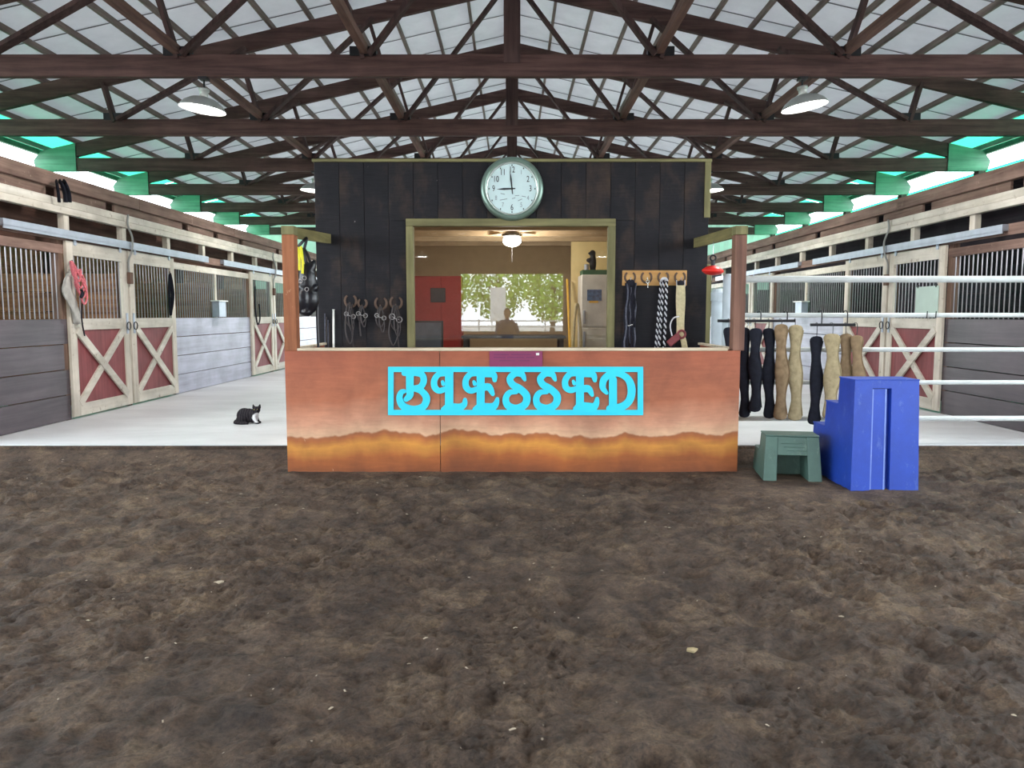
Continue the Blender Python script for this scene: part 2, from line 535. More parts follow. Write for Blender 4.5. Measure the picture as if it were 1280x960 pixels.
xs = np.concatenate([np.linspace(-9.45,-7.0,10)[:-1], np.arange(-7.0,7.0,0.023), np.linspace(7.0,9.45,10)])
ys = np.concatenate([np.linspace(REAR,1.6,60)[:-1], np.arange(1.6,5.0,0.018), np.arange(5.0,CE+0.023,0.024)])
XX, YY = np.meshgrid(xs, ys, indexing='ij')
ZZ = 0.05*vnoise(XX,YY,0.9,1) + 0.035*vnoise(XX,YY,2.3,2) + 0.03*vnoise(XX,YY,5.1,3) + 0.026*vnoise(XX,YY,10,4) + 0.020*vnoise(XX,YY,18,5) + 0.007*rng.standard_normal(XX.shape)*(0.35+1.3*np.clip(vnoise(XX,YY,1.7,9)+0.3,0,1))
rid = 1-np.abs(2*vnoise(XX,YY*1.5,2.6,8))           # trampled crests
ZZ += 0.045*(rid**3-0.3) * np.clip((np.abs(XX+0.3)-1.2)/2.0, 0.25, 1)
for k in range(900):                                  # hoof and shoe prints
    cx = rng.uniform(-7,7); cy = rng.uniform(1.8,8.1); r = rng.uniform(0.05,0.13); a = rng.uniform(0.6,1.6); dpt = rng.uniform(0.006,0.022)
    i0, i1 = np.searchsorted(xs, [cx-2.4*r, cx+2.4*r]); j0, j1 = np.searchsorted(ys, [cy-2.4*r, cy+2.4*r])
    q = np.sqrt(((XX[i0:i1,j0:j1]-cx)/r)**2 + ((YY[i0:i1,j0:j1]-cy)/(r*a))**2)
    ZZ[i0:i1,j0:j1] += -dpt*np.exp(-(q**4)) + 0.55*dpt*np.exp(-((q-1.35)/0.32)**2)
q = np.clip((YY-7.85)/0.5, 0, 1); ZZ = ZZ*(1-0.8*q) + 0.10*q*q*(3-2*q)      # banked up against the slab
# keep it level where things stand
flat = np.clip(1-np.maximum(np.abs(XX)-2.3, 0)/0.3, 0, 1)*np.clip(1-np.maximum(np.abs(YY-7.72)-0.12, 0)/0.3, 0, 1)
flat = np.maximum(flat, np.clip(1-np.maximum(np.abs(XX-3.0)-0.75, 0)/0.3, 0, 1)*np.clip(1-np.maximum(np.abs(YY-7.35)-0.6, 0)/0.3, 0, 1))
ZZ = ZZ*(1-0.85*flat)
nx, ny = len(xs), len(ys)
vs = np.stack([XX,YY,ZZ], -1).reshape(-1,3)
idx = np.arange(nx*ny).reshape(nx,ny)
fs = np.stack([idx[:-1,:-1], idx[1:,:-1], idx[1:,1:], idx[:-1,1:]], -1).reshape(-1,4)
me = bpy.data.meshes.new('floor')
me.from_pydata(vs.tolist(), [], fs.tolist()); me.materials.append(M['dirt'])
me.polygons.foreach_set('use_smooth', [True]*len(me.polygons)); me.update()
floor = bpy.data.objects.new('floor', me); col.objects.link(floor); WL['floor'] = Vector((0,0,0))
tag(floor, 'trampled dark brown dirt arena floor in the foreground', 'floor', kind='structure')
def dirt_z(x, y):
    i = min(max(np.searchsorted(xs, x),0),nx-1); j = min(max(np.searchsorted(ys, y),0),ny-1)
    return float(ZZ[i,j])

tag(MB().box(-9.45,9.45,CE,END,-0.25,CZ).build('floor_aisle', M['concrete']), 'pale concrete floor of the stall aisles', 'floor', kind='structure')
box('slab_edge', M['dirt'], bpy.data.objects['floor_aisle'], -9.4, 9.4, CE-0.012, CE-0.0005, -0.2, CZ-0.012)
tag(MB().box(-70,70,-110,80,-0.4,-0.25).build('ground', M['gravel']), 'gravel ground outside the barn', 'ground', kind='structure')

# --- ceiling: sheets, purlins, stringers
ceiling = thing('ceiling', (0,18,7.0), 'gabled barn roof with white lining and timber purlins', 'ceiling', kind='structure')
def roof_sheet_mesh(s, y0, y1, xa, xb, mat, name, corr=0.0):
    mb = MB(); n = max(2, int(round((y1-y0)/0.075))) if corr else 1
    vsl = []
    for k in range(n+1):
        y = y0+(y1-y0)*k/n; dz = corr*(k % 2)
        vsl += [(s*xa, y, roof_low(xa)+dz), (s*xb, y, roof_low(xb)+dz)]
    mb.add(vsl, [(2*k, 2*k+1, 2*k+3, 2*k+2) for k in range(n)])
    return mb.build(name, mat, ceiling, fix=False)
GX = 8.75
for s in (-1, 1):
    y = 5.2
    while y < END + 0.2:
        y1 = min(y+1.02, END+0.3)
        mb = MB()
        # sheet with a small standing lap at one edge
        za, zb = roof_low(0), roof_low(GX)
        mb.add([(0,y,za),(s*GX,y,zb),(s*GX,y1-0.03,zb),(0,y1-0.03,za),(0,y1,za-0.012),(s*GX,y1,zb-0.012)],
               [(0,1,2,3),(3,2,5,4)])
        mb.build('roof_sheet', M['roof'], ceiling, fix=False)
        MB().bar((s*0.05,y1,roof_low(0.05)-0.018),(s*GX,y1,roof_low(GX)-0.018),0.022,0.006).build('seam_strip', M['seam'], ceiling)
        y = y1
    roof_sheet_mesh(s, REAR, 5.2, 0, GX, M['roof'], 'roof_sheet')
    y = 5.2
    while y < END:
        roof_sheet_mesh(s, y, min(y+BAY, END+0.3), GX, 9.72, M['green_sheet'], 'eave_sheet', 0.018); y += BAY
    roof_sheet_mesh(s, REAR, 5.2, GX, 9.72, M['green_sheet'], 'eave_sheet', 0.0)
    src = None
    for k in range(16):
        x = 0.12 + 0.617*k
        zc = chord_top(x)
        if src is None:
            src = MB().box(-0.022,0.022,REAR,END+0.1,-0.045,0.045).build('purlin', M['purlin'], ceiling)
            src.location = Vector((s*x, (REAR+END)/2, zc+0.045)) - wloc(ceiling)
        else:
            copy_part(src, ceiling, (s*x, (REAR+END)/2, zc+0.045))
    for x in (1.78, 4.05):
        MB().box(s*x-0.045, s*x+0.045, REAR, END, TIE1, TIE1+0.10).build('stringer', M['truss_y'], ceiling)

# --- trusses
NODE = (1.8, 4.05, 6.4)
def seg(p0, p1): return p0, p1
def truss_members():
    out = []
    for s in (-1, 1):
        for xn, sl in zip(NODE, (1.18, 0.81, 0.48)):
            gap = chord_low(xn)-TIE1
            xt = xn + 0.3*gap
            out.append(('web', (s*xn, 0, TIE1-0.05), (s*xt, 0, chord_low(xt)+0.05)))
            t = gap/(sl-0.225); x2 = max(0.1, xn-t)
            out.append(('brace', (s*(xn-0.08), 0, TIE1-0.02), (s*x2, 0, chord_low(x2)+0.04)))
    return out
ORD = ['nearest', 'second nearest', 'third nearest', 'fourth nearest', 'fifth nearest', 'sixth nearest', 'farthest']
proto = {}
for k in range(7):
    Y = T0 + BAY*k
    t = thing('roof_truss', (0, Y, TIE0), ORD[k]+' dark timber roof truss spanning the barn', 'truss', 'timber roof trusses')
    def mk(key, fn):
        if key not in proto: proto[key] = (fn(), Y)
        else:
            o, y0 = proto[key]; w = WL[o.name]; copy_part(o, t, (w.x, w.y+(Y-y0), w.z))
    mk('tie', lambda: MB().box(-8.85,8.85,Y-0.045,Y+0.045,TIE0,TIE1).build('tie_beam', M['truss'], t, bevel=0.006))
    for s in (-1, 1):
        mk('chord%d'%s, lambda: MB().bar((0,Y,chord_low(0)+0.13),(s*8.85,Y,chord_low(8.85)+0.13),0.09,0.25).build('top_chord', M['truss'], t))
        # plated heel: wide gusset boards that close the corner at the eave
        mk('heel%d'%s, lambda: MB().prism([(s*8.75,TIE0),(s*9.55,TIE0),(s*9.6,TIE0+0.2),(s*9.45,chord_top(9.45)),(s*8.75,chord_top(8.75))],
            lambda p, e: Vector((p[0], Y+(-0.065 if e == 0 else 0.065), p[1]))).build('heel_gusset', M['green_wood'], t))
        mk('post%d'%s, lambda: MB().box(s*(EAVE-0.14),s*EAVE,Y-0.09,Y+0.09,-0.25,TIE0).build('post', M['truss_z'], t))
    mk('king', lambda: MB().box(-0.10,0.10,Y-0.055,Y+0.055,TIE1-0.1,chord_top(0)).build('king_post', M['truss_z'], t))
    for i, (nm, a, b) in enumerate(truss_members()):
        off = -0.075 if nm == 'brace' else 0.0
        mk('m%d'%i, lambda: MB().bar(Vector(a)+Vector((0,Y+off,0)), Vector(b)+Vector((0,Y+off,0)), 0.05, 0.14, (0,1,0)).build(nm, M['truss_z'], t))
    for s in (-1, 1):
        for j, xn in enumerate(NODE):
            mk('g%d%d'%(s,j), lambda: MB().box(s*xn-0.16,s*xn+0.16,Y-0.06,Y+0.06,TIE1-0.02,TIE1+0.09).build('gusset', M['black_metal'], t))
# trusses behind the viewer, part of the roof
mb = MB()
mb.box(-9.4,9.4,-0.045,0.045,TIE0,TIE1); mb.box(-0.1,0.1,-0.05,0.05,TIE1,chord_top(0))
for s in (-1,1):
    mb.bar((0,0,chord_low(0)+0.13),(s*9.4,0,chord_low(9.4)+0.13),0.09,0.25)
    for nm, a, b in truss_members(): mb.bar(a, b, 0.05, 0.12, (0,1,0))
src = mb.build('rear_truss', M['truss'], ceiling)
zc = WL[src.name].z
for k in range(15):
    Y = T0 - BAY*(k+1)
    if k == 0: src.location = Vector((0,Y,zc)) - wloc(ceiling)
    else: copy_part(src, ceiling, (0,Y,zc))

# --- outer walls
for s, nm in ((-1,'left'),(1,'right')):
    w = thing('wall_'+nm, (s*EAVE,18,0), ('tan' if s < 0 else 'dark')+' boarded outer wall at the back of the %s stalls'%nm, 'wall', kind='structure')
    z = -0.25; src = None
    while z < 3.75:
        h = 0.31
        if src is None: src = box('plank', M['tan_y'] if s < 0 else M['dark_y'], w, s*EAVE, s*(EAVE+0.04), CE-0.4, END, z, z+h-0.001)
        else:
            c0 = WL[src.name]; copy_part(src, w, (c0.x+(0.008*s if round(z/h) % 2 else 0), c0.y, c0.z + (z+0.25)))
        z += h
    y = CE-0.4
    while y < END-0.1:
        y1 = min(y+BAY/2, END); n = 20; vsl = []
        for k in range(n+1):
            yy = y+(y1-y)*k/n; dd = 0.018*(k % 2)
            vsl += [(s*(EAVE+0.03+dd), yy, 3.6), (s*(EAVE+0.03+dd), yy, 4.50)]
        MB().add(vsl, [(2*k,2*k+2,2*k+3,2*k+1) for k in range(n)]).build('wall_sheet', M['green_light_sheet'], w, fix=False)  # added sheets, hidden behind the headers, to throw green light on truss ends
        y = y1
    box('wall_plate', M['green_wood'], w, s*(EAVE-0.02), s*(EAVE+0.06), REAR, END, 4.80, 4.90)
    # low kick boards along the open-sided arena
    for j in range(4):
        box('kick_board', M['tan_y'], w, s*EAVE, s*(EAVE+0.04), REAR, CE-0.4, -0.25+0.31*j, 0.05+0.31*j)

wb = thing('wall_back', (0,END,0), 'pale ribbed sheet wall at the far end of the barn', 'wall', kind='structure')
def ribbed(x0, x1, z0, z1, y, nm='sheet_panel'):
    mb = MB(); n = max(2, int(abs(x1-x0)/0.15)); vsl = []
    for k in range(n+1):
        x = x0+(x1-x0)*k/n; d = 0.03*(k % 2)
        vsl += [(x, y+d, z0), (x, y+d, z1(x) if callable(z1) else z1)]
    mb.add(vsl, [(2*k,2*k+2,2*k+3,2*k+1) for k in range(n)])
    return mb.build(nm, M['end_sheet'], wb, fix=False)
for s in (-1,1):
    ribbed(s*0.0, s*9.5, 3.35, lambda x: roof_low(x), END+0.06)
    ribbed(s*0.0, s*2.4, -0.2, 3.33, END+0.06)
    ribbed(s*6.1, s*9.5, -0.2, 3.33, END+0.06)
    box('door_header', M['brown_y'], wb, s*2.3, s*6.2, END-0.06, END+0.04, 3.2, 3.4)
    box('door_post', M['brown_post'], wb, s*2.32, s*2.46, END-0.06, END+0.04, CZ, 3.2)
    box('door_post', M['brown_post'], wb, s*6.0, s*6.14, END-0.06, END+0.04, CZ, 3.2)

wr = thing('wall_rear', (0,REAR,0), 'arena end wall with wide opening reflected in office window', 'wall', kind='structure')
for s in (-1,1):
    box('side_panel', M['brown_y'], wr, s*3.9, s*9.5, REAR-0.1, REAR, -0.25, 6.0)
box('lintel_panel', M['brown_y'], wr, -3.9, 3.9, REAR-0.1, REAR, 5.4, 6.9)
box('kick_panel', M['brown_y'], wr, -3.9, 3.9, REAR-0.1, REAR, -0.25, 0.3)

# --- stall fronts
_barmesh = {}
def bars(parent, X, ya, yb, za, zb, step=0.1, r=0.009):
    L = round(zb-za, 3); key = (L, r)
    n = int(round((yb-ya)/step))
    for k in range(n):
        y = ya + (k+0.5)*(yb-ya)/n
        if key not in _barmesh:
            o = MB().tube([(X,y,za),(X,y,zb)], r, 6).build('bar', M['steel_bar'], parent); _barmesh[key] = o
        else: copy_part(_barmesh[key], parent, (X, y, (za+zb)/2), 'bar')
DOORN = [0]
def stall_door(s, X, y0, y1, label, latch_at, dark=False):
    """sliding door hung on the aisle side of the front, X = its back face"""
    DOORN[0] += 1
    d = thing('door_%d'%DOORN[0], (X, (y0+y1)/2, CZ), label, 'door', kind='structure')
    f0, f1 = X, X - s*0.045
    zb, zt = CZ+0.03, 2.60
    W = 0.155
    for (a, b) in ((y0, y0+W), (y1-W, y1)):
        box('stile', M['cream'], d, f0, f1, a, b, zb, zt, 0.004)
    for (a, b) in ((zb, zb+0.17), (1.38, 1.54), (zt-0.19, zt)):
        box('rail', M['cream_y'], d, f0, f1, y0+W, y1-W, a, b, 0.004)
    box('panel', M['red_panel'], d, X-s*0.008, X-s*0.022, y0+W-0.01, y1-W+0.01, zb+0.16, 1.39)
    ya, yb, za, zc = y0+W, y1-W, zb+0.17, 1.38
    xm = X-s*0.036
    for (p, q, o) in (((ya,za),(yb,zc),0.0), ((ya,zc),(yb,za),0.012)):
        MB().bar((xm-s*o,p[0],p[1]), (xm-s*o,q[0],q[1]), 0.028, 0.115, Vector((1,0,0)).cross(Vector((0,q[0]-p[0],q[1]-p[1])))).build('cross_brace', M['cream_y'], d)
    bars(d, X-s*0.02, y0+W, y1-W, 1.54, zt-0.19, 0.098)
    # roller hangers and latch
    for yy in (y0+0.2, y1-0.2):
        box('hanger', M['track'], d, f1, f1-s*0.012, yy-0.03, yy+0.03, zt-0.05, zt+0.14)
    yl = y1-W/2 if latch_at > 0 else y0+W/2
    lt = MB().box(f1, f1-s*0.012, yl-0.025, yl+0.025, 1.30, 1.62).build('latch_plate', M['track'], d)
    ring = [(f1-s*0.03, yl+0.06*math.cos(t*math.pi/6), 1.42+0.06*math.sin(t*math.pi/6)) for t in range(12)]
    MB().tube(ring, 0.008, 6, closed=True).build('latch_ring', M['black_metal'], lt)
    return d

def plank_panel(parent, s, X, y0, y1, mat):
    h = (1.54-CZ)/4
    for k in range(4):
        j = random.uniform(0, 0.008)
        box('plank', mat, parent, X+s*j, X+s*(0.05+j), y0, y1, CZ+k*h+0.006, CZ+(k+1)*h-0.005, 0.004)

def stall_side(s, X0, C, nm):
    """C = Y of the first shared partition between two doors"""
    X = s*X0
    w = thing('wall_stalls_'+nm, (X, 17, CZ), 'row of wooden horse stall fronts along the %s aisle'%nm, 'wall', kind='structure')
    D = 1.65
    cs = [C, C+7.3, C+14.6]
    near = CE+0.05
    segs = [(near, C-D), (C+D, C+7.3-D), (C+7.3+D, min(C+14.6-D, END-0.1))]
    for i, (a, b) in enumerate(segs):
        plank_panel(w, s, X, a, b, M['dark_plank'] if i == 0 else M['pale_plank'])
        bars(w, X+s*0.03, a, b, 1.54, 2.42, 0.1)
        box('top_rail', M['brown_y'] if i == 0 else M['cream_y'], w, X, X+s*0.06, a, b, 2.42, 2.54, 0.004)
        if i: box('mid_stile', M['cream'], w, X-s*0.004, X+s*0.05, (a+b)/2-0.04, (a+b)/2+0.04, 1.54, 2.42)
    # full posts either side of doors and in the middle of pairs
    for c in cs:
        for y, mt in ((c-D-0.05, M['brown_post']), (c, M['brown_post']), (c+D+0.05, M['brown_post'])):
            if y > END-0.05: continue
            box('post', mt, w, X+s*0.005, X+s*0.11, y-0.05, y+0.05, CZ, 2.62, 0.005)
    # door track, in lengths
    for (a, b) in ((C-3.0, C+0.0), (C+0.02, C+3.1), (C+3.9, C+7.3), (C+7.32, C+10.6), (C+11.3, END-0.2)):
        mb = MB().box(X-s*0.02, X-s*0.10, a, b, 2.655, 2.735).box(X-s*0.085, X-s*0.10, a, b, 2.62, 2.66)
        mb.build('door_track', M['track'], w)
    box('track_board', M['brown_y'], w, X+s*0.0, X-s*0.02, near, END-0.1, 2.60, 2.74)
    # short cream studs between track and ledger
    y = near+0.55
    while y < END-0.3:
        box('stud', M['cream'], w, X-s*0.01, X+s*0.08, y-0.06, y+0.06, 2.74, 2.96, 0.004); y += 1.55
    # double ledger boards
    y = near
    for y1 in (C, C+4.9, C+9.5, END-0.1):
        box('ledger_board', M['cream_y'], w, X-s*0.05, X+s*0.04, y, y1-0.012, 2.955, 3.045, 0.004)
        box('ledger_board', M['cream_y'], w, X-s*0.03, X+s*0.04, y, y1-0.012, 3.05, 3.155, 0.004)
        y = y1
    # upper weathered boards with gaps, and the header beam
    y = near; k = 0
    while y < END-0.3:
        y1 = min(y + random.choice((1.5, 2.1, 2.7)), END-0.1)
        box('upper_board', M['brown_y'], w, X+s*0.10, X+s*0.14, y, y1-0.25, 3.06, 3.34, 0.004)
        y = y1; k += 1
    y = near
    while y < END-0.3:
        y1 = min(y+4.3, END-0.1)
        box('header_beam', M['brown_y'], w, X+s*0.04, X+s*0.14, y, y1-0.01, 3.31, 3.50, 0.008)
        y = y1
    y = near
    while y < END-0.3:
        y1 = min(y+3.65, END-0.1)
        for j in range(4):
            box('loft_board', M['loft_y'] if s < 0 else M['dark_y'], w, X+s*(0.5+0.006*(j%2)), X+s*0.54, y, y1-0.001, 2.58+0.26*j, 2.58+0.26*(j+1)-0.001)
        y = y1
    # stall partitions reaching the outer wall
    for y in (C-3.66, C, C+3.65, C+7.3, C+10.95, C+14.6):
        if y > END-0.2 or y < CE: y = max(CE+0.06, min(y, END-0.2))
        for j in range(7):
            box('partition_board', M['tan_x'] if s < 0 else M['dark_x'], w, X+s*0.14, s*(EAVE-0.005), y-0.02, y+0.02, CZ+0.3*j, CZ+0.3*(j+1)-0.012)
    return w, cs, D

wsl, CL, DW = stall_side(-1, 6.1, 12.10, 'left')
wsr, CR, _ = stall_side(1, 6.3, 12.75, 'right')
XL, XR = -6.1, 6.3
stall_door(-1, XL, CL[0]-DW, CL[0]-0.03, 'left aisle stall door nearest the arena, pink rope hanging on it', 1)
stall_door(-1, XL, CL[0]+0.03, CL[0]+DW, 'left aisle stall door second from the arena, beside pale planks', -1)
stall_door(-1, XL, CL[1]-DW, CL[1]-0.03, 'left aisle stall door third from the arena', 1)
stall_door(-1, XL, CL[1]+0.03, CL[1]+DW, 'left aisle stall door partly behind the orange post', -1)
stall_door(-1, XL, CL[2]-DW, CL[2]-0.03, 'left aisle stall door nearest the far end', 1)
stall_door(1, XR, CR[0]-DW, CR[0]-0.03, 'right aisle stall door nearest the arena, with pale green board', 1)
stall_door(1, XR, CR[0]+0.03, CR[0]+DW, 'right aisle stall door second from the arena, behind hanging tan girths', -1)
stall_door(1, XR, CR[1]-DW, CR[1]-0.03, 'right aisle stall door third from the arena', 1)
stall_door(1, XR, CR[1]+0.03, CR[1]+DW, 'right aisle stall door fourth from the arena', -1)

# --- office booth shell
BY = 9.25; BX = 2.35; BT = 3.40; BB = 13.4
wo = thing('wall_office_front', (0,BY,CZ), 'charred dark board front wall of the office booth', 'wall', kind='structure')
wx0, wx1, wz0, wz1 = -1.266, 1.236, 1.17, 2.736
nb = 16; bw = 2*BX/nb
for k in range(nb):
    x0 = -BX+k*bw; x1 = x0+bw-0.003
    j = random.uniform(0, 0.006)
    def brd(z0, z1, xa=x0, xb=x1): box('board', M['booth'], wo, xa, xb, BY-0.03+j, BY+0.02, z0, z1, 0.003)
    if x1 < wx0 or x0 > wx1: brd(CZ, BT)
    else:
        brd(wz1-0.02, BT); brd(CZ, wz0+0.02)
        if x0 < wx0-0.01: brd(wz0+0.02, wz1-0.02, x0, wx0+0.02)
        if x1 > wx1+0.01: brd(wz0+0.02, wz1-0.02, wx1-0.02, x1)
for (xa, xb, za_, zb_2) in ((-BX+0.03, wx0+0.05, CZ, BT), (wx1-0.05, BX-0.03, CZ, BT), (wx0+0.051, wx1-0.051, wz1-0.06, BT), (wx0+0.051, wx1-0.051, CZ, wz0+0.0)):
    box('backing', M['booth'], wo, xa, xb, BY+0.021, BY+0.045, za_, zb_2)
box('top_cap', M['olive_x'], wo, -BX-0.02, BX+0.02, BY-0.05, BY+0.1, BT, BT+0.035, 0.004)
box('corner_trim', M['olive_z'], wo, BX-0.06, BX+0.012, BY-0.045, BY-0.031, 2.75, BT, 0.003)
box('corner_trim', M['olive_z'], wo, BX-0.01, BX+0.05, BY-0.03, BY+0.08, CZ, 2.2, 0.003)
ws = thing('wall_office_sides', (0,11.3,CZ), 'side and back walls of the office booth', 'wall', kind='structure')
for s in (-1,1):
    for k in range(10):
        z0 = CZ+k*0.325
        box('siding_board', M['booth'], ws, s*(BX-0.02), s*BX, BY+0.021, BB, z0, z0+0.315)
box('inner_wall', M['cream_wall'], ws, -BX+0.022, BX-0.022, BB-0.1, BB, CZ, BT)
box('inner_wall', M['cream_wall'], ws, -BX+0.021, -BX+0.05, BY+0.06, BB-0.101, CZ, BT)
box('inner_wall', M['yellow_wall'], ws, at(714,330,12.0).x, BX-0.051, 12.0, 12.06, CZ, 2.73)  # added partition, its brighter colour stands in for strong light on the wall
box('inner_wall', M['yellow_wall'], ws, BX-0.05, BX-0.021, BY+0.06, BB-0.101, CZ, BT)
oc = thing('ceiling_office', (0,11.3,2.85), 'boarded cream ceiling inside the office booth', 'ceiling', kind='structure')
for k in range(14):
    y0 = BY+0.03+k*0.29
    box('ceiling_board', M['office_wood'], oc, -BX+0.055, BX-0.055, y0, y0+0.275, 2.86, 2.88)
for k in range(5):
    y0 = BY+0.45+k*0.78
    box('joist', M['office_wood'], oc, -BX+0.055, BX-0.055, y0, y0+0.06, 2.74, 2.859)

win = thing('window_1', (0,BY,wz0), 'large office window with olive frame reflecting the arena', 'window', kind='structure')
fy0, fy1 = BY-0.065, BY+0.04
fw = 0.088
box('frame_rail', M['olive_x'], win, wx0, wx1, fy0, fy1, wz1-fw, wz1, 0.006)
box('frame_rail', M['olive_x'], win, wx0, wx1, fy0, fy1, wz0-0.04, wz0+0.03, 0.006)
box('frame_stile', M['olive_z'], win, wx0, wx0+fw, fy0, fy1, wz0+0.03, wz1-fw, 0.006)
box('frame_stile', M['olive_z'], win, wx1-fw, wx1, fy0, fy1, wz0+0.03, wz1-fw, 0.006)
MB().add([(wx0+fw-0.01,BY,wz0+0.02),(wx1-fw+0.01,BY,wz0+0.02),(wx1-fw+0.01,BY,wz1-fw+0.01),(wx0+fw-0.01,BY,wz1-fw+0.01)],[(0,1,2,3)]).build('pane', M['glass'], win, fix=False)

# ================================================================== OBJECTS
# --- viewing counter in front of the office
KY = 7.65
def kx(u): return at(u, 440, KY).x
ct = thing('viewing_counter', (0,KY,0), 'orange-brown stained plywood viewing counter carrying the turquoise sign', 'counter')
KT = 1.235
xl, xm, xr = -2.29, at(550,500,KY).x, 2.30
box('front_panel', M['counter'], ct, xl, xm-0.003, KY, KY+0.03, -0.12, KT, 0.002)
box('front_panel', M['counter'], ct, xm+0.003, xr, KY, KY+0.03, -0.12, KT, 0.002)
for s, x in ((-1, xl), (1, xr)):
    box('side_panel', M['counter'], ct, x, x-s*0.03, KY+0.031, CE-0.003, -0.12, KT-0.002)
    box('side_panel', M['counter'], ct, x, x-s*0.03, CE-0.002, BY-0.06, CZ, KT-0.002)
box('ledge', M['ledge'], ct, xl+0.13, xr-0.13, KY-0.012, KY+0.16, KT, KT+0.026, 0.003)
box('ledge', M['ledge'], ct, xl+0.005, xl+0.055, KY+0.16, BY-0.06, KT, KT+0.026, 0.003)
box('ledge', M['ledge'], ct, xr-0.055, xr-0.005, KY+0.16, BY-0.06, KT, KT+0.026, 0.003)
for s, x, mt in ((-1, xl, M['post_orange']), (1, xr, M['post_dull'])):
    p = box('post', mt, ct, x+(0.001 if s < 0 else 0.04), x-s*(0.125 if s < 0 else 0.08), KY-0.004 if s < 0 else KY+0.005, KY+0.125, KT, 2.39, 0.006)
    box('post_cap', M['olive_z'], p, x+(0.0 if s < 0 else 0.042), x-s*(0.127 if s < 0 else 0.082), KY-0.008, KY+0.13, 2.39, 2.475, 0.004)
    MB().bar((x-s*0.03, KY+0.13, 2.43), (x-s*0.10, BY-0.035, 2.50 if s < 0 else 2.45), 0.05, 0.11).build('arm', M['olive'], ct)

# --- plaque on the counter
pq = thing('plaque', at(645,448,KY), 'small purple plaque above the turquoise sign on the counter', 'plaque')
a, b = at(612,439,KY), at(678,459,KY)
box('plate', M['purple'], pq, a.x, b.x, KY-0.012, KY-0.0005, b.z, a.z)
for i, (u0, u1, v) in enumerate(((617,636,442.5),(639,664,442.5),(617,632,446),(634,655,446),(657,668,446),(624,644,450),(648,662,450))):
    p, q = at(u0,v,KY), at(u1,v+1.2,KY)
    box('print_line', M['purple_dark'], pq, p.x, q.x, KY-0.014, KY-0.0118, q.z, p.z)
p, q = at(670,441,KY), at(674,444,KY)
box('print_mark', M['white'], pq, p.x, q.x, KY-0.014, KY-0.0118, q.z, p.z)

# --- BLESSED sign
SY = KY-0.0225
sg = thing('blessed_sign', at(644,489,SY), 'turquoise cut-out sign reading BLESSED on the plywood counter', 'sign')
def sgn(uv, side):
    p = at(uv[0], uv[1], SY); p.y = SY + (0.0 if side == 0 else 0.018); return p
fr = MB()
U0, U1, V0, V1 = 485, 804, 458.5, 519
def fpoly(a0, b0, a1, b1): fr.prism([(a0,b0),(a1,b0),(a1,b1),(a0,b1)], sgn)
fpoly(U0, V0, U1, V0+6.5); fpoly(U0, V1-6.5, U1, V1); fpoly(U0, V0+6.5, U0+6.8, V1-6.5); fpoly(U1-6.8, V0+6.5, U1, V1-6.5)
fr.build('frame', M['turquoise'], sg)
def za(p): return (470+p[0]/7.111, 440+p[1]/7.111)
def zb_(p): return (630+p[0]/6.737, 440+p[1]/6.737)
def letter(name, strokes, conv, sc):
    mb = MB()
    for k, (pts, w, sm) in enumerate(strokes):
        def sgn2(uv, side, k=k):
            p = sgn(uv, side); p.y += -0.0006*(k+1) if side == 0 else 0.0004*(k+1); return p
        q = [Vector(conv(p)) for p in pts]
        if sm: q = smooth_pts(q, 5)
        if isinstance(w, (list, tuple)):
            n = len(q); ww = [1.18*np.interp(i/(n-1), np.linspace(0,1,len(w)), w)/sc for i in range(n)]
        else: ww = 1.15*w/sc
        mb.ribbon(q, ww, sgn2, caps=False)
        for e_ in (0, len(q)-1):
            rr = (ww if not isinstance(ww, list) else ww[e_])/2
            mb.prism([q[e_] + Vector((math.cos(t*math.pi/6)*rr, math.sin(t*math.pi/6)*rr)) for t in range(12)], lambda p, sd, k=k, e_=e_: sgn2(p, sd) + Vector((0, -0.00015 if e_ else -0.0003, 0)))
    return mb.build(name, M['turquoise'], sg)
A_, B_ = 7.111, 6.737
letter('letter_b', [([(300,180),(300,330),(300,385),(268,420)], [58,56,52,40], True),
    ([(250,190),(390,192),(424,250),(392,312),(310,325)], [40,48,48,48,40], True),
    ([(330,325),(400,345),(448,410),(420,485),(330,512),(240,480),(208,415),(222,360),(248,350)], [40,48,54,54,56,54,48,40,34], True)], za, A_)
letter('letter_l', [([(650,175),(650,515)], 64, False), ([(650,190),(565,195),(520,245),(520,310),(560,345),(612,330)], [44,44,46,48,44,40], True),
    ([(598,285),(590,265)], [30,24], False), ([(595,508),(650,490),(740,492),(785,465),(790,425)], [30,60,56,44,30], True)], za, A_)
letter('letter_e', [([(930,175),(930,515)], 62, False), ([(930,190),(845,195),(800,245),(800,310),(840,345),(895,330)], [44,44,46,48,44,40], True),
    ([(878,285),(870,265)], [30,24], False), ([(930,195),(1040,200),(1055,250)], [52,50,34], True),
    ([(930,322),(1000,312),(1038,375)], [52,56,30], True), ([(875,508),(930,490),(1030,490),(1066,460),(1078,420)], [30,60,60,46,30], True)], za, A_)
def ess(dx):
    return [([(175+dx,235),(150+dx,188),(95+dx,182),(50+dx,225),(72+dx,275),(135+dx,312),(190+dx,370),(178+dx,440),(105+dx,476),(32+dx,450),(16+dx,390),(48+dx,342),(105+dx,338)],
             [24,46,46,48,50,52,54,52,54,52,46,40,28], True)]
letter('letter_s', ess(0), zb_, B_)
letter('letter_s', ess(256), zb_, B_)
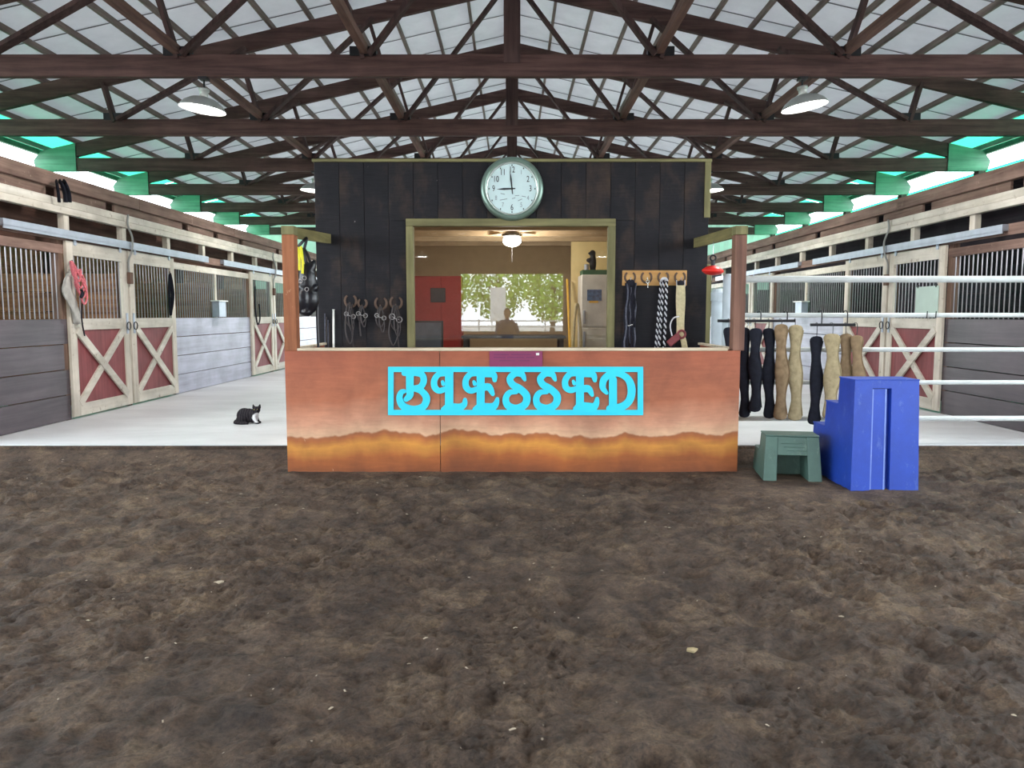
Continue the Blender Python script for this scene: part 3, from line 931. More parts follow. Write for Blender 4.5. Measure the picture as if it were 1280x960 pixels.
letter('letter_e', [([(640,160),(640,490)], 58, False), ([(640,180),(560,185),(518,235),(520,295),(560,322),(610,308)], [42,42,44,46,42,38], True),
    ([(592,265),(585,248)], [28,22], False), ([(640,185),(745,188),(765,240)], [48,50,28], True), ([(640,318),(710,310),(742,362)], [48,52,26], True),
    ([(605,480),(650,462),(740,466),(775,440),(785,395)], [40,66,66,44,28], True)], zb_, B_)
letter('letter_d', [([(918,235),(918,480)], 58, False), ([(865,345),(832,300),(842,232),(895,188),(970,182),(1045,228),(1075,310),(1060,400),(1000,458),(890,478)],
    [26,44,50,48,46,50,56,54,54,50], True)], zb_, B_)

# --- wall clock
CYk = BY-0.10
cc = at(640,236,BY-0.09)
ck = thing('wall_clock', cc, 'round white wall clock with greenish rim above the office window', 'clock')
M['clock_rim'] = plain('clock_rim_metal', S(120,142,132), 0.3, 0.55)
M['clock_lip'] = plain('clock_lip_metal', S(206,216,212), 0.25, 0.6)
M['clock_face'] = plain('clock_face_paper', S(206,228,230), 0.6, 0, 0.04)
M['ink'] = plain('clock_ink', S(30,36,44), 0.6)
M['faded_ink'] = plain('faded_clock_ink', S(132,148,152), 0.7)
RX = Matrix.Rotation(math.pi/2, 3, 'X')      # lathe axis towards the viewer (-Y)
Rm = 0.372
MB().lathe([(Rm,-0.055),(Rm,0.0),(Rm-0.012,0.025),(Rm-0.045,0.034),(Rm-0.065,0.022)], cc, 48, M=RX).build('rim', M['clock_rim'], ck, smooth=True)
MB().lathe([(Rm-0.062,0.024),(Rm-0.070,0.030),(Rm-0.082,0.022),(Rm-0.086,0.004)], cc, 48, M=RX).build('inner_lip', M['clock_lip'], ck, smooth=True)
fc = MB().lathe([(0.0001,0.005),(Rm-0.083,0.005),(Rm-0.083,-0.05),(0.0001,-0.05)], cc, 48, M=RX).build('face', M['clock_face'], ck)
def num_mesh(txt, size, ang, rad, mt):
    cu = bpy.data.curves.new('numeral', 'FONT'); cu.body = txt; cu.size = size; cu.align_x = 'CENTER'; cu.align_y = 'CENTER'; cu.extrude = 0.002
    tmp = bpy.data.objects.new('numeral_tmp', cu); col.objects.link(tmp)
    dg = bpy.context.evaluated_depsgraph_get(); me = bpy.data.meshes.new_from_object(tmp.evaluated_get(dg))
    bpy.data.objects.remove(tmp); bpy.data.curves.remove(cu)
    me.materials.clear(); me.materials.append(mt)
    o = bpy.data.objects.new('numeral', me); col.objects.link(o); o.parent = fc
    p = cc + Vector((rad*math.sin(ang), -0.0065, rad*math.cos(ang)))
    o.rotation_euler = (math.pi/2,0,0); o.scale = (0.72,1,1)
    o.location = p - WL[fc.name]; WL[o.name] = p
for h in range(1,13):
    bold = h in (12,11,10,9,6,2,3)
    num_mesh(str(h), 0.10 if bold else 0.075, 2*math.pi*h/12, 0.218, M['ink'] if bold else M['faded_ink'])
for k in range(12):
    t = 2*math.pi*k/12
    p = cc + Vector((0.272*math.sin(t), -0.0065, 0.272*math.cos(t)))
    MB().box(p.x-0.006,p.x+0.006,p.y-0.001,p.y+0.0012,p.z-0.009,p.z+0.009).build('tick', M['ink'], fc)
for (dx, dz, w, sl) in ((-0.10,-0.125,0.085,0.18),(0.095,-0.13,0.05,0.45),(0.14,-0.09,0.05,-0.2),(0.02,-0.11,0.04,0.3),(-0.11,-0.06,0.05,-0.2),(0.06,-0.08,0.05,0.1)):
    MB().bar(cc+Vector((dx-w/2,-0.0066,dz-w/2*sl)), cc+Vector((dx+w/2,-0.0066,dz+w/2*sl)), 0.001, 0.008, (0,0,1)).build('face_drawing', M['faded_ink'], fc)
def hand(nm, dirv, L, tail, w, dy):
    d = Vector(dirv).normalized(); nrm = Vector((-d.z,0,d.x)); y = -0.012-dy
    pr = [(-tail, w*0.5),(0,w*0.7),(L*0.55,w),(L,w*0.15)]
    up = [d*a+nrm*b/2 for a,b in pr]; dn = [d*a-nrm*b/2 for a,b in reversed(pr)]
    MB().prism(up+dn, lambda p, s: cc+p+Vector((0,y+(0.003*s),0))).build(nm, M['ink'], ck)
hand('minute_hand', (-0.11,0,1), 0.20, 0.065, 0.02, 0.004)
hand('hour_hand', (-1,0,-0.04), 0.175, 0.04, 0.024, 0.0)
MB().lathe([(0.0001,0.022),(0.014,0.022),(0.014,0.005)], cc, 12, M=RX).build('hub', M['ink'], ck)

# --- hanging dome lamps
M['lamp_glow'] = emit('lamp_glow', (1,0.97,0.92,1), 14.0)
def dome_lamp(x, y, zr, tilt, label, group=None, lit=True):
    t = thing('dome_lamp', (x,y,zr), label, 'lamp', group)
    T = Matrix.Rotation(tilt, 3, 'Y')
    c = Vector((x,y,zr))
    MB().lathe([(0.272,0.0),(0.275,0.012),(0.262,0.03),(0.225,0.075),(0.15,0.125),(0.07,0.148),(0.055,0.155)], c, 32, M=T).build('shade', M['lamp_shell'], t, smooth=True)
    dz = T @ Vector((0,0,1))
    MB().lathe([(0.055,0.15),(0.05,0.165),(0.05,0.215),(0.062,0.22),(0.062,0.25),(0.0001,0.255)], c, 16, M=T).build('ballast', M['lamp_shell'], t, smooth=True)
    top = c + dz*0.255
    MB().tube([top, (top.x, y, TIE0+0.02)], 0.012, 6).build('stem', M['black_metal'], t)
    MB().box(top.x-0.05,top.x+0.05,y-0.06,y+0.06,TIE0-0.03,TIE0-0.001).build('mount', M['black_metal'], t)
    MB().lathe([(0.0001,0.012),(0.255,0.012)], c, 32, M=T).build('diffuser', M['lamp_glow'], t, fix=False)
    if lit:
        L = bpy.data.lights.new('lamp_light', 'AREA'); L.shape = 'DISK'; L.size = 0.5; L.energy = LAMP_W; L.color = (1,0.96,0.90)
        o = bpy.data.objects.new('lamp_light', L); col.objects.link(o); o.parent = t
        o.location = -dz*0.012; o.rotation_euler = (0, tilt, 0)
    return t
dome_lamp(at(253,134,T0).x, T0, at(253,134,T0).z-0.03, R(7), 'lit dome lamp above the left aisle on the nearest truss')
dome_lamp(at(1006,131,T0).x, T0, at(1006,131,T0).z-0.03, R(-9), 'lit dome lamp above the right aisle on the nearest truss')
for k, s in ((2,-1),(2,1),(4,-1),(4,1)):
    lb = {(2,-1): 'smaller far dome lamp peeking out left of the office booth', (2,1): 'smaller far dome lamp over the right aisle behind the booth',
          (4,-1): 'farthest dome lamp over the left aisle', (4,1): 'farthest dome lamp over the right aisle'}[(k,s)]
    dome_lamp(s*4.0, T0+BAY*k, 4.08, R(-4*s), lb)
for k in (-2,-4,-6,-8):
    for s in (-1,1):
        dome_lamp(s*3.9, T0+BAY*k, 4.08, 0, 'lit dome lamp over the arena seen only mirrored in the window', 'arena lamps behind the viewer', lit=k > -7)

# --- pipe fence at the right
PY = 8.55
fx0 = 2.36
pf = thing('pipe_fence', (5,PY,CZ), 'pale five-rail pipe fence in front of the right aisle', 'fence')
for v, r in ((349,0.037),(394,0.026),(437,0.026),(478,0.026),(523,0.03)):
    z = at(1100,v,PY).z
    MB().tube([(fx0+0.12,PY,z),(9.3,PY,z)], r, 12).build('rail', M['pipe'], pf, smooth=True)
def pipe_post(parent, x, y, r, zt, nm='post', m='pipe_post'):
    return MB().lathe([(r,CZ),(r,zt-0.01),(r*0.7,zt+0.012),(0.0001,zt+0.016)], (x,y,0), 14).build(nm, M[m], parent, smooth=True)
pipe_post(pf, at(911,345,PY).x, PY, 0.062, at(911,344,PY).z)
pipe_post(pf, 9.3, PY, 0.062, 2.05)
for u in (1157,1168):
    z = at(1100,394,PY).z
    MB().tube([(at(u,394,PY).x+0.0, PY-0.028, z-0.03),(at(u,394,PY).x, PY-0.034, z+0.045)], 0.006, 6).build('clip', M['black_metal'], pf)
gp = thing('gate_post', (2.42,9.0,CZ), 'shorter capped grey post beside the booth corner', 'post')
x = at(897,400,9.0).x
q = pipe_post(gp, x, 9.0, 0.075, at(897,370,9.0).z, 'shaft')
MB().lathe([(0.085,at(897,376,9.0).z),(0.085,at(897,366,9.0).z),(0.05,at(897,361,9.0).z),(0.0001,at(897,361,9.0).z)], (x,9.0,0), 14).build('cap', M['pipe_post'], gp)

# --- pale board hung on the near right stall door
a, b = at(1130,354,11.3), at(1166,391,11.3)
yb0, yb1 = CR[0]-DW+0.10, CR[0]-DW+0.72
sb = thing('notice_board', (XR-0.06, yb0+0.3, 1.56), 'blank pale green board hung on the near right stall door', 'board')
M['pale_green'] = plain('pale_green_board', S(184,206,196), 0.6, 0, 0.05)
box('sheet', M['pale_green'], sb, XR-0.062, XR-0.05, yb0, yb1, 1.56, 2.02, 0.003)
for yy in (yb0+0.06, yb1-0.06):
    box('clip', M['black_metal'], sb, XR-0.07, XR-0.049, yy-0.01, yy+0.01, 2.0, 2.05)

# --- hangers and padded girths on the fence
HY = PY-0.075
def hanger(u0, u1, v, hooks, label):
    c = at((u0+u1)/2, v, HY)
    t = thing('hanger_bar', c, label, 'hanger')
    MB().tube([at(u0,v,HY), at(u1,v,HY)], 0.016, 8).build('bar', M['black_metal'], t)
    zr = at(1100,394,PY).z
    for u in hooks:
        x = at(u,v,HY).x
        pts = smooth_pts([(x,HY,c.z+0.01),(x,HY,zr+0.01),(x,HY+0.03,zr+0.045),(x,PY+0.01,zr+0.045),(x,PY+0.035,zr+0.02)], 4)
        MB().tube(pts, 0.007, 6).build('hook', M['black_metal'], t)
    return c.z
hz1 = hanger(897, 994, 401, (930, 951, 984), 'black hanger bar with black and tan girths nearer the booth')
hz2 = hanger(1013, 1069, 406, (1027, 1059), 'black hanger bar with girths right behind blue mounting block')
def girth(u, v0, v1, w, mat, label, y, barv, lean=0.0, waist=0.55, bulge=(0.3,0.62)):
    top, bot = at(u, v0, y), at(u+lean, v1, y)
    t = thing('padded_girth', bot, label, 'girth', 'padded girths hung on the pipe fence')
    n = 18; L = []; Rr = []
    wm = (at(u+w/2, v0, y)-at(u-w/2, v0, y)).length
    def prof(s):
        # rounded end, pinch, belly, pinch, rounded end
        base = 0.80 + 0.20*math.cos(s*math.pi*4)*1.0
        base = 0.83+(1-waist)*0.42*math.cos(4*math.pi*s)
        e = min(s, 1-s)
        if e < 0.06: base *= math.sqrt(max(0.0, 1-((0.06-e)/0.06)**2))*0.72+0.28*min(1, e/0.012+0.3)
        return base
    mb = MB(); rings = []
    SS = [0.0,0.006,0.018,0.036,0.06]+[0.06+0.88*(i+1)/12 for i in range(11)]+[0.94,0.964,0.982,0.994,1.0]; n = len(SS)-1
    for i in range(n+1):
        s = SS[i]
        c = top.lerp(bot, s) + Vector((0.008*math.sin(s*9+u), 0, 0))
        hw = wm/2*prof(s); th = 0.022*(1 if 0 < i < n else 0.3)
        ring = []
        for j in range(12):
            a = 2*math.pi*j/12
            ring.append((c.x + hw*math.cos(a), c.y + th*math.sin(a)+0.004*math.sin(7*s*math.pi), c.z))
        rings += ring
    fsx = []
    for i in range(n):
        for j in range(12): fsx.append((i*12+j, i*12+(j+1)%12, (i+1)*12+(j+1)%12, (i+1)*12+j))
    fsx += [tuple(range(12)), tuple(n*12+j for j in range(12))]
    mb.add(rings, fsx)
    mb.build('pad', mat, t, smooth=True)
    # binding edge, hanging hook
    n = 18
    edge = [(top.lerp(bot,i/n).x + 0.008*math.sin(i/n*9+u)+wm/2*prof(i/n)*0.98, y-0.012, top.lerp(bot,i/n).z) for i in range(1,n)]
    MB().tube(edge, 0.005, 5).build('binding', mat, t)
    zb2 = at(u, barv, HY).z
    MB().tube(smooth_pts([(top.x,y,top.z-0.02),(top.x,y,zb2-0.0),(top.x,(y+HY)/2,zb2+0.024),(top.x,HY+(0.022 if HY>y else -0.022),zb2+0.01)], 4), 0.004, 5).build('hook', M['black_metal'], t)
BK, TN, BR = M['black_fabric'], M['tan_fabric'], M['brown_fabric']
girth(911, 409, 523, 15, BK, 'black padded girth half hidden behind the right counter post', HY-0.03, 401)
girth(930, 409, 522, 15, BK, 'black padded girth just right of the counter post', HY-0.03, 401)
girth(944, 410, 515, 17, BK, 'black padded girth hanging slightly shorter than its neighbours', HY-0.085, 401)
girth(961, 410, 523, 16, BK, 'black padded girth touching the first tan girth', HY-0.03, 401, 0)
girth(977, 405, 525, 18, BR, 'brownish tan girth between black girth and paler tan girth', HY-0.085, 401, -1)
girth(994, 406, 526, 19, TN, 'pale tan girth at the right end of the first hanger', HY-0.03, 401, 0)
girth(1021, 420, 531, 17, BK, 'lone black padded girth left of the blue mounting block', HY-0.03, 406, -3)
girth(1041, 417, 524, 22, TN, 'wide pale tan girth half hidden by the blue mounting block', HY-0.085, 406, -3)
girth(1057, 417, 522, 17, BR, 'narrow brown tan girth second from the right end', HY-0.03, 406, 2)
girth(1071, 419, 523, 17, BR, 'brown tan girth at the far right of the second hanger', HY-0.085, 406, 4)

# --- mounting blocks
bx0, bx1, byf = 3.10, 3.72, 6.86
mbk = thing('mounting_block', (3.4,7.2,0), 'tall scuffed blue plastic mounting block with steps', 'mounting block')
def taper(x, z):  # sides lean in towards the top
    xc = (bx0+bx1)/2; k = 1-0.06*z
    return xc + (x-xc)*k
steps = [(byf+0.00, byf+0.34, 1.00), (byf+0.34, byf+0.62, 0.745), (byf+0.62, byf+0.90, 0.49), (byf+0.90, byf+1.16, 0.235)]
prof = [(byf-0.02, -0.02), (byf+0.02, 1.0)]
yy = byf+0.34
for (ya, yb, z) in steps:
    prof += [(yb, z), (yb+0.012, z-0.255)] if z > 0.3 else [(yb, z), (yb+0.012, -0.02)]
cleaned = []
for p in prof:
    cleaned.append(p)
# body outline in (y, z), extruded across x
body = MB()
gx0, gx1, gd = 3.272, 3.455, 0.055    # groove in the tall face
def bpt(p, x): return Vector((taper(x, p[1]), p[0], p[1]))
def slab(x0, x1, inset):
    pr = [(cleaned[0][0]+inset, cleaned[0][1]), (cleaned[1][0]+inset, cleaned[1][1])] + cleaned[2:]
    body.prism(pr, lambda p, e: bpt(p, x0 if e == 0 else x1))
slab(bx0, gx0, 0)
slab(gx1, bx1, 0)
slab(gx0, gx1, gd)
# bridge over the top of the groove
body.prism([(byf+0.018, 0.93),(byf+0.02,1.0),(byf+0.08,1.0),(byf+0.08,0.93)], lambda p, e: bpt(p, gx0 if e == 0 else gx1))
body.build('body', M['blue_plastic'], mbk)
MB().prism([(byf-0.006,0.0),(byf+0.03,0.925),(byf+gd+0.03,0.925),(byf+gd,0.0)], lambda p, e: bpt(p, gx0+0.004 if e == 0 else gx1-0.042)).build('groove_strip', M['blue_plastic'], mbk)
for gx in (gx0+0.002, gx1-0.056):
    MB().prism([(byf-0.009,-0.0),(byf+0.027,0.922),(byf+gd+0.028,0.922),(byf+gd,0.0)], lambda p, e: bpt(p, gx if e == 0 else gx+0.015)).build('groove_edge', M['blue_worn'], mbk)
for (ya, yb, z) in steps[:3]:
    MB().box(taper(bx0,z)-0.006, taper(bx1,z)+0.006, ya+ (0.015 if z > 0.9 else 0.01), yb+0.012, z, z+0.012).build('tread', M['blue_plastic'], mbk, bevel=0.003)

gbk = thing('step_stool', (2.7,7.4,0), 'small scuffed green plastic step stool beside the counter end', 'step stool')
ga, gb = Vector((2.435,7.25)), Vector((2.975,7.17))
ex = (gb-ga); gw = ex.length; ex.normalize(); ey = Vector((-ex.y, ex.x))
def gpt(x, y, z):
    k = 1-0.22*z
    xx = gw/2+(x-gw/2)*k; yy = y + 0.16*z*(1 if y < 0.2 else 0)
    q = ga + ex*xx + ey*yy
    return Vector((q.x, q.y, z))
def gprism(nm, x0, x1, poly):
    return MB().prism(poly, lambda p, e: gpt(x0 if e == 0 else x1, p[0], p[1])).build(nm, M['green_plastic'], gbk, bevel=0.006)
sideprof = [(0.0,-0.02),(0.0,0.42),(0.34,0.42),(0.36,0.25),(0.60,0.25),(0.64,-0.02)]
gprism('side_leg', 0.0, 0.125, sideprof)
gprism('side_leg', gw-0.125, gw, sideprof)
gprism('apron', 0.12, gw-0.12, [(0.012,0.24),(0.012,0.42),(0.34,0.42),(0.34,0.24)])
gprism('lower_step', 0.12, gw-0.12, [(0.36,-0.02),(0.36,0.25),(0.60,0.25),(0.64,-0.02)])
gprism('top_tread', -0.006, gw+0.006, [(-0.004,0.42),(-0.004,0.435),(0.348,0.435),(0.348,0.42)])
for k in range(3):
    gprism('grip_line', 0.16+0.03*k, 0.38+0.02*k, [(0.008,0.35-0.035*k),(0.008,0.357-0.035*k),(0.016,0.357-0.035*k),(0.016,0.35-0.035*k)])

# --- cat
def remesh_obj(name, mb, mats, parent, vox, smooth_iter=6):
    o = mb.build(name, mats, parent)
    r = o.modifiers.new('remesh', 'REMESH'); r.mode = 'VOXEL'; r.voxel_size = vox; r.use_smooth_shade = True
    sm = o.modifiers.new('smooth', 'SMOOTH'); sm.iterations = smooth_iter; sm.factor = 0.5
    return o
def mat_cat():
    m = NT('cat_fur')
    g = m.node('ShaderNodeNewGeometry'); sx = m.node('ShaderNodeSeparateXYZ'); tc = m.node('ShaderNodeTexCoord'); m.link(tc.outputs['Object'], sx.inputs[0])
    nz = m.noise(m.coords((1,1,1), rand=False), 26, 6, 0.7)
    st = m.node('ShaderNodeTexWave'); st.inputs['Scale'].default_value = 9; st.inputs['Distortion'].default_value = 5; m.link(tc.outputs['Object'], st.inputs['Vector'])
    c = m.ramp(st.outputs['Fac'], [(0.3, S(34,32,37)), (0.8, S(52,48,52))])
    c = m.mix(0.6, c, m.ramp(nz, [(0.3,(0.6,0.6,0.6,1)),(0.7,(1.2,1.2,1.2,1))]), 'MULTIPLY')
    # white bib and paws: lower front of the body
    d = m.node('ShaderNodeVectorMath', operation='DISTANCE'); d.inputs[1].default_value = (0.145, -0.035, -0.05); m.link(tc.outputs['Object'], d.inputs[0])
    ad = m.node('ShaderNodeMath', operation='MULTIPLY_ADD'); ad.inputs[1].default_value = 0.03; m.link(nz, ad.inputs[0]); m.link(d.outputs['Value'], ad.inputs[2])
    f = m.ramp(ad.outputs[0], [(0.074, (1,1,1,1)), (0.085, (0,0,0,1))])
    m.color(m.mix(f, c, S(222,222,226)))
    m.p.inputs['Roughness'].default_value = 0.9; m.p.inputs['Specular IOR Level'].default_value = 0.15
    m.bump(nz, 0.4, 0.006)
    return m.mat
M['cat'] = mat_cat()
cx, cy = -3.52, 10.08
ca = thing('cat', (cx,cy,CZ), 'dark tabby cat with white chest crouching on the concrete aisle', 'cat')
mb = MB()
def e(x, y, z, rx, ry, rz, rot=None): mb.ellip((cx+x,cy+y,CZ+z), (rx,ry,rz), 14, 10, rot)
e(-0.06,0.01,0.10,0.105,0.085,0.105)      # haunches
e(0.0,0.005,0.105,0.115,0.08,0.095)       # trunk
e(0.06,-0.005,0.10,0.075,0.07,0.095)      # chest
e(0.10,-0.02,0.15,0.045,0.045,0.055)      # neck
e(0.118,-0.035,0.185,0.052,0.050,0.047)   # skull
e(0.137,-0.075,0.172,0.027,0.026,0.020)   # muzzle
for sx_ in (-1,1):
    px, py = 0.118+0.034*sx_, -0.028+0.008*sx_
    mb.lathe([(0.024,0.0),(0.014,0.03),(0.0015,0.058)], (cx+px,cy+py,CZ+0.212), 8, M=Matrix.Rotation(R(12*sx_),3,'Y'), cap=True)
e(-0.085,-0.055,0.055,0.07,0.035,0.058)   # near thigh
e(-0.02,-0.085,0.016,0.055,0.022,0.017)   # hind paw
for yy in (-0.055,0.02):
    mb.tube([(cx+0.085,cy+yy,CZ+0.10),(cx+0.11,cy+yy-0.01,CZ+0.05),(cx+0.125,cy+yy-0.015,CZ+0.016)], [0.034,0.026,0.02], 10)
    e(0.138,yy-0.018,0.015,0.030,0.020,0.016)
tl = smooth_pts([(cx-0.13,cy+0.03,CZ+0.05),(cx-0.175,cy-0.01,CZ+0.022),(cx-0.15,cy-0.085,CZ+0.018),(cx-0.06,cy-0.125,CZ+0.017),(cx+0.03,cy-0.12,CZ+0.016)], 4)
mb.tube(tl, [0.026]*5+[0.021]*(len(tl)-5), 10)
body = remesh_obj('body', mb, M['cat'], ca, 0.0075, 4)
M['eye'] = plain('cat_eye', S(150,150,70), 0.2)
for sx_ in (-1,1):
    MB().ellip((cx+0.122+0.020*sx_, cy-0.079+0.004*sx_, CZ+0.194), (0.008,0.006,0.007), 8, 6).build('eye', M['eye'], ca, smooth=True)

# --- tack on the office front wall: left side
HB = BY-0.05
def horseshoe(parent, c, r, mat, y, open_up=True, th=0.014):
    pts = []
    for i in range(13):
        a = R(125 + i*290/12) if open_up else R(-55 + i*290/12)
        pts.append((c.x + r*0.92*math.cos(a), y, c.z + r*math.sin(a)))
    return MB().tube(pts, [th*0.8]+[th]*11+[th*0.8], 6, flat=0.5).build('horseshoe', mat, parent)
def loop(cx_, z0, w, L, y, dx=0.0, n=5):
    """hanging closed loop of strap: centre top, width, length"""
    p = [(cx_, y, z0), (cx_-w*0.6, y-0.01, z0-L*0.25), (cx_-w+dx*0.6, y-0.015, z0-L*0.7), (cx_+dx, y-0.018, z0-L), (cx_+w+dx*0.6, y-0.02, z0-L*0.7), (cx_+w*0.6, y-0.012, z0-L*0.25)]
    return smooth_pts(p, n, True)
def ringpts(c, r, y, n=12): return [(c[0]+r*math.cos(2*math.pi*i/n), y, c[1]+r*math.sin(2*math.pi*i/n)) for i in range(n)]
LB = [(438,376,'dark bridle with knotted reins, leftmost under the booth board marks'), (453,379,'short dark halter with bright buckle second from left'),
      (476,379,'dark bridle with pale brass buckle third from left'), (495,378,'dark bridle with silver bit ring next to the office window')]
for i, (u, v, lab) in enumerate(LB):
    c = at(u, v, HB)
    hk = thing('horseshoe_hook', c, ['rusty horseshoe hook, leftmost left of the window','rusty horseshoe hook, second of the four left of the window','rusty horseshoe hook, third of the four left of the window','rusty horseshoe hook closest to the window frame'][i], 'hook', 'horseshoe hooks on the office wall')
    horseshoe(hk, c, 0.075 if i != 1 else 0.055, M['rust'], HB+0.005)
    MB().tube([(c.x,BY-0.03,c.z-0.045),(c.x,HB-0.03,c.z-0.045),(c.x,HB-0.04,c.z-0.02)], 0.008, 6).build('peg', M['rust'], hk)
    b = thing('bridle', c-Vector((0,0,0.3)), lab, 'bridle', 'bridles on the office wall')
    y = HB-0.03; zt = c.z-0.035
    Ls = [(0.05,0.27),(0.045,0.20),(0.05,0.25),(0.06,0.30)][i]
    MB().tube(loop(c.x, zt, Ls[0], Ls[1], y), 0.010, 6, closed=True, flat=0.5).build('headstall', M['leather'], b)
    MB().tube(loop(c.x+0.01, zt, Ls[0]*0.6, Ls[1]*1.25, y-0.012, 0.02), 0.008, 6, closed=True, flat=0.5).build('cheek_strap', M['leather'], b)
    if i in (0,3):
        MB().tube(loop(c.x-0.015, zt, Ls[0]*0.9, 0.48, y-0.02, 0.015 if i == 0 else -0.015), 0.009, 6, closed=True, flat=0.5).build('reins', M['leather'], b)
        MB().tube(smooth_pts([(c.x+0.03,y,zt),(c.x+0.02,y-0.01,zt-0.3),(c.x+0.035,y-0.01,zt-0.52)],5), 0.007, 6).build('strap', M['leather'], b)
    if i == 1:
        MB().tube(smooth_pts([(c.x-0.02,y,zt),(c.x-0.03,y-0.01,zt-0.2),(c.x-0.02,y-0.01,zt-0.36)],5), 0.010, 6, flat=0.5).build('strap', M['leather'], b)
    for k, dx in enumerate((-0.04,0.045)):
        MB().tube(ringpts((c.x+dx, zt-Ls[1]*(0.45+0.12*k)), 0.024 if i != 3 else 0.034, y-0.028), 0.0055, 6, closed=True).build('bit_ring', M['dull_steel'], b)
    MB().tube([(c.x-0.04,y-0.028,zt-Ls[1]*0.45+0.0),(c.x+0.0,y-0.034,zt-Ls[1]*0.5-0.01),(c.x+0.045,y-0.028,zt-Ls[1]*0.57)], 0.005, 6).build('bit', M['dull_steel'], b)
# white rod leaning by the wall
p0, p1 = at(413,434,HB-0.08), at(417,388,BY-0.045)
wrod = tag(MB().tube([(p1.x+0.03, HB-0.25, CZ), p1], 0.013, 8).tube([p1, p1+Vector((0,0,0.012))], 0.016, 8).build('white_rod', M['white'], None, smooth=True), 'thin white rod leaning on the dark booth wall at left', 'rod')
tp = thing('thin_whip_bundle', at(405,434,HB), 'bundle of thin dark whips leaning at the left booth corner', 'whip')
for k, u in enumerate((406,408,410,412)):
    q = at(u, 392+4*k, BY-0.04); MB().tube([(q.x+0.02, BY-0.2, CZ), q], [0.008,0.005], 6).build('whip', M['leather'] if k % 2 else M['grey_rope'], tp)

# --- right: horseshoe coat rack
a, b = at(778,338,BY-0.04), at(858,357,BY-0.04)
M['pine'] = wood('varnished_pine', S(196,146,84), S(222,178,116), 'x', 0.45)
rk = thing('hook_rack', at(818,347,BY-0.04), 'varnished pine rack with four horseshoe hooks on the dark wall', 'rack')
bd = box('board', M['pine'], rk, a.x, b.x, BY-0.055, BY-0.031, b.z, a.z, 0.004)
RC = [at(u, 346.5, BY-0.06) for u in (787.5,808,829,850)]
for c in RC:
    horseshoe(rk, c, 0.066, M['rust'], BY-0.062, True, 0.013)
    MB().tube(smooth_pts([(c.x,BY-0.05,c.z-0.03),(c.x,BY-0.10,c.z-0.045),(c.x,BY-0.125,c.z-0.035),(c.x,BY-0.125,c.z-0.005)],4), 0.008, 6).build('hook', M['chrome'], rk)
RY = BY-0.105
def strand(parent, x0, z0, x1, z1, r, mat, y=RY, wob=0.01, nm='strand'):
    n = 8; pts = [(x0+(x1-x0)*i/n+wob*math.sin(i*1.7+x0*40), y-0.006*math.sin(i*2.1), z0+(z1-z0)*i/n) for i in range(n+1)]
    return MB().tube(pts, r, 6).build(nm, mat, parent)
c = RC[0]
lr = thing('lead_rope', c-Vector((0,0,0.5)), 'bundle of black lead ropes on the first rack hook', 'rope')
MB().ellip((c.x,RY,c.z-0.075), (0.055,0.03,0.05), 12, 8).build('gathered_loops', M['black_rope'], lr, smooth=True)
for k, (d0, d1, L, mt) in enumerate(((-0.045,-0.075,0.80,'black_rope'),(-0.03,-0.06,0.82,'grey_rope'),(-0.015,-0.03,0.78,'black_rope'),(0.0,0.0,0.74,'grey_rope'),(0.02,0.01,0.82,'black_rope'),(0.045,0.05,0.55,'black_rope'),(0.06,0.055,0.78,'grey_rope'),(0.035,0.035,0.80,'black_rope'))):
    strand(lr, c.x+d0, c.z-0.07, c.x+d1, c.z-0.05-L, 0.011, M[mt], RY-0.008*(k % 3))
MB().tube([(c.x-0.03,RY-0.03,c.z-0.58),(c.x+0.03,RY-0.03,c.z-0.565)], 0.009, 6).build('snap', M['chrome'], lr)
c = RC[1]
sn = thing('snap_clip', c-Vector((0,0,0.1)), 'small silver snap clip hanging from the second rack hook', 'clip')
MB().tube(ringpts((c.x+0.005,c.z-0.055),0.018,RY-0.02),0.004,6,closed=True).build('ring', M['chrome'], sn)
MB().tube([(c.x+0.006,RY-0.02,c.z-0.072),(c.x+0.008,RY-0.02,c.z-0.13)],0.006,6).build('shank', M['chrome'], sn)
c = RC[2]
tr = thing('striped_rope', c-Vector((0,0,0.5)), 'black and white twisted rope doubled over the third rack hook', 'rope')
for k, (d0, d1) in enumerate(((-0.032,-0.085),(-0.005,-0.05),(0.032,0.012))):
    for ph in (0, 1):
        pts = []; n = 60; L = 0.84
        for i in range(n+1):
            s = i/n; a_ = s*2*math.pi*12 + ph*math.pi
            pts.append((c.x+d0+(d1-d0)*s+0.009*math.cos(a_), RY-0.012*k+0.009*math.sin(a_), c.z-0.04-L*s))
        MB().tube(pts, 0.0105, 5).build('strand', M['white_rope'] if ph == 0 else M['black_rope'], tr)
MB().tube(smooth_pts([(c.x-0.034,RY,c.z-0.05),(c.x-0.02,RY-0.03,c.z-0.022),(c.x+0.015,RY-0.03,c.z-0.022),(c.x+0.034,RY-0.02,c.z-0.05)],4), 0.017, 8).build('bight', M['white_rope'], tr)
c = RC[3]
cg = thing('cream_girth', c-Vector((0,0,0.5)), 'cream woven string girth hanging from the fourth rack hook', 'girth')
n = 14; L = 0.60; mb = MB(); ring = []
for i in range(n+1):
    s = i/n; hw = 0.050+0.006*math.sin(s*6); x = c.x+0.008*s
    z = c.z-0.10-L*s
    for (dx, dy) in ((-hw,-0.012),(-hw*0.33,-0.02),(hw*0.33,-0.02),(hw,-0.012),(hw,0.008),(-hw,0.008)): ring.append((x+dx, RY+dy, z))
mb.add(ring, [(i*6+j, i*6+(j+1)%6, (i+1)*6+(j+1)%6, (i+1)*6+j) for i in range(n) for j in range(6)] + [tuple(range(6)), tuple(n*6+j for j in range(6))])
mb.build('band', M['cream_fabric'], cg)
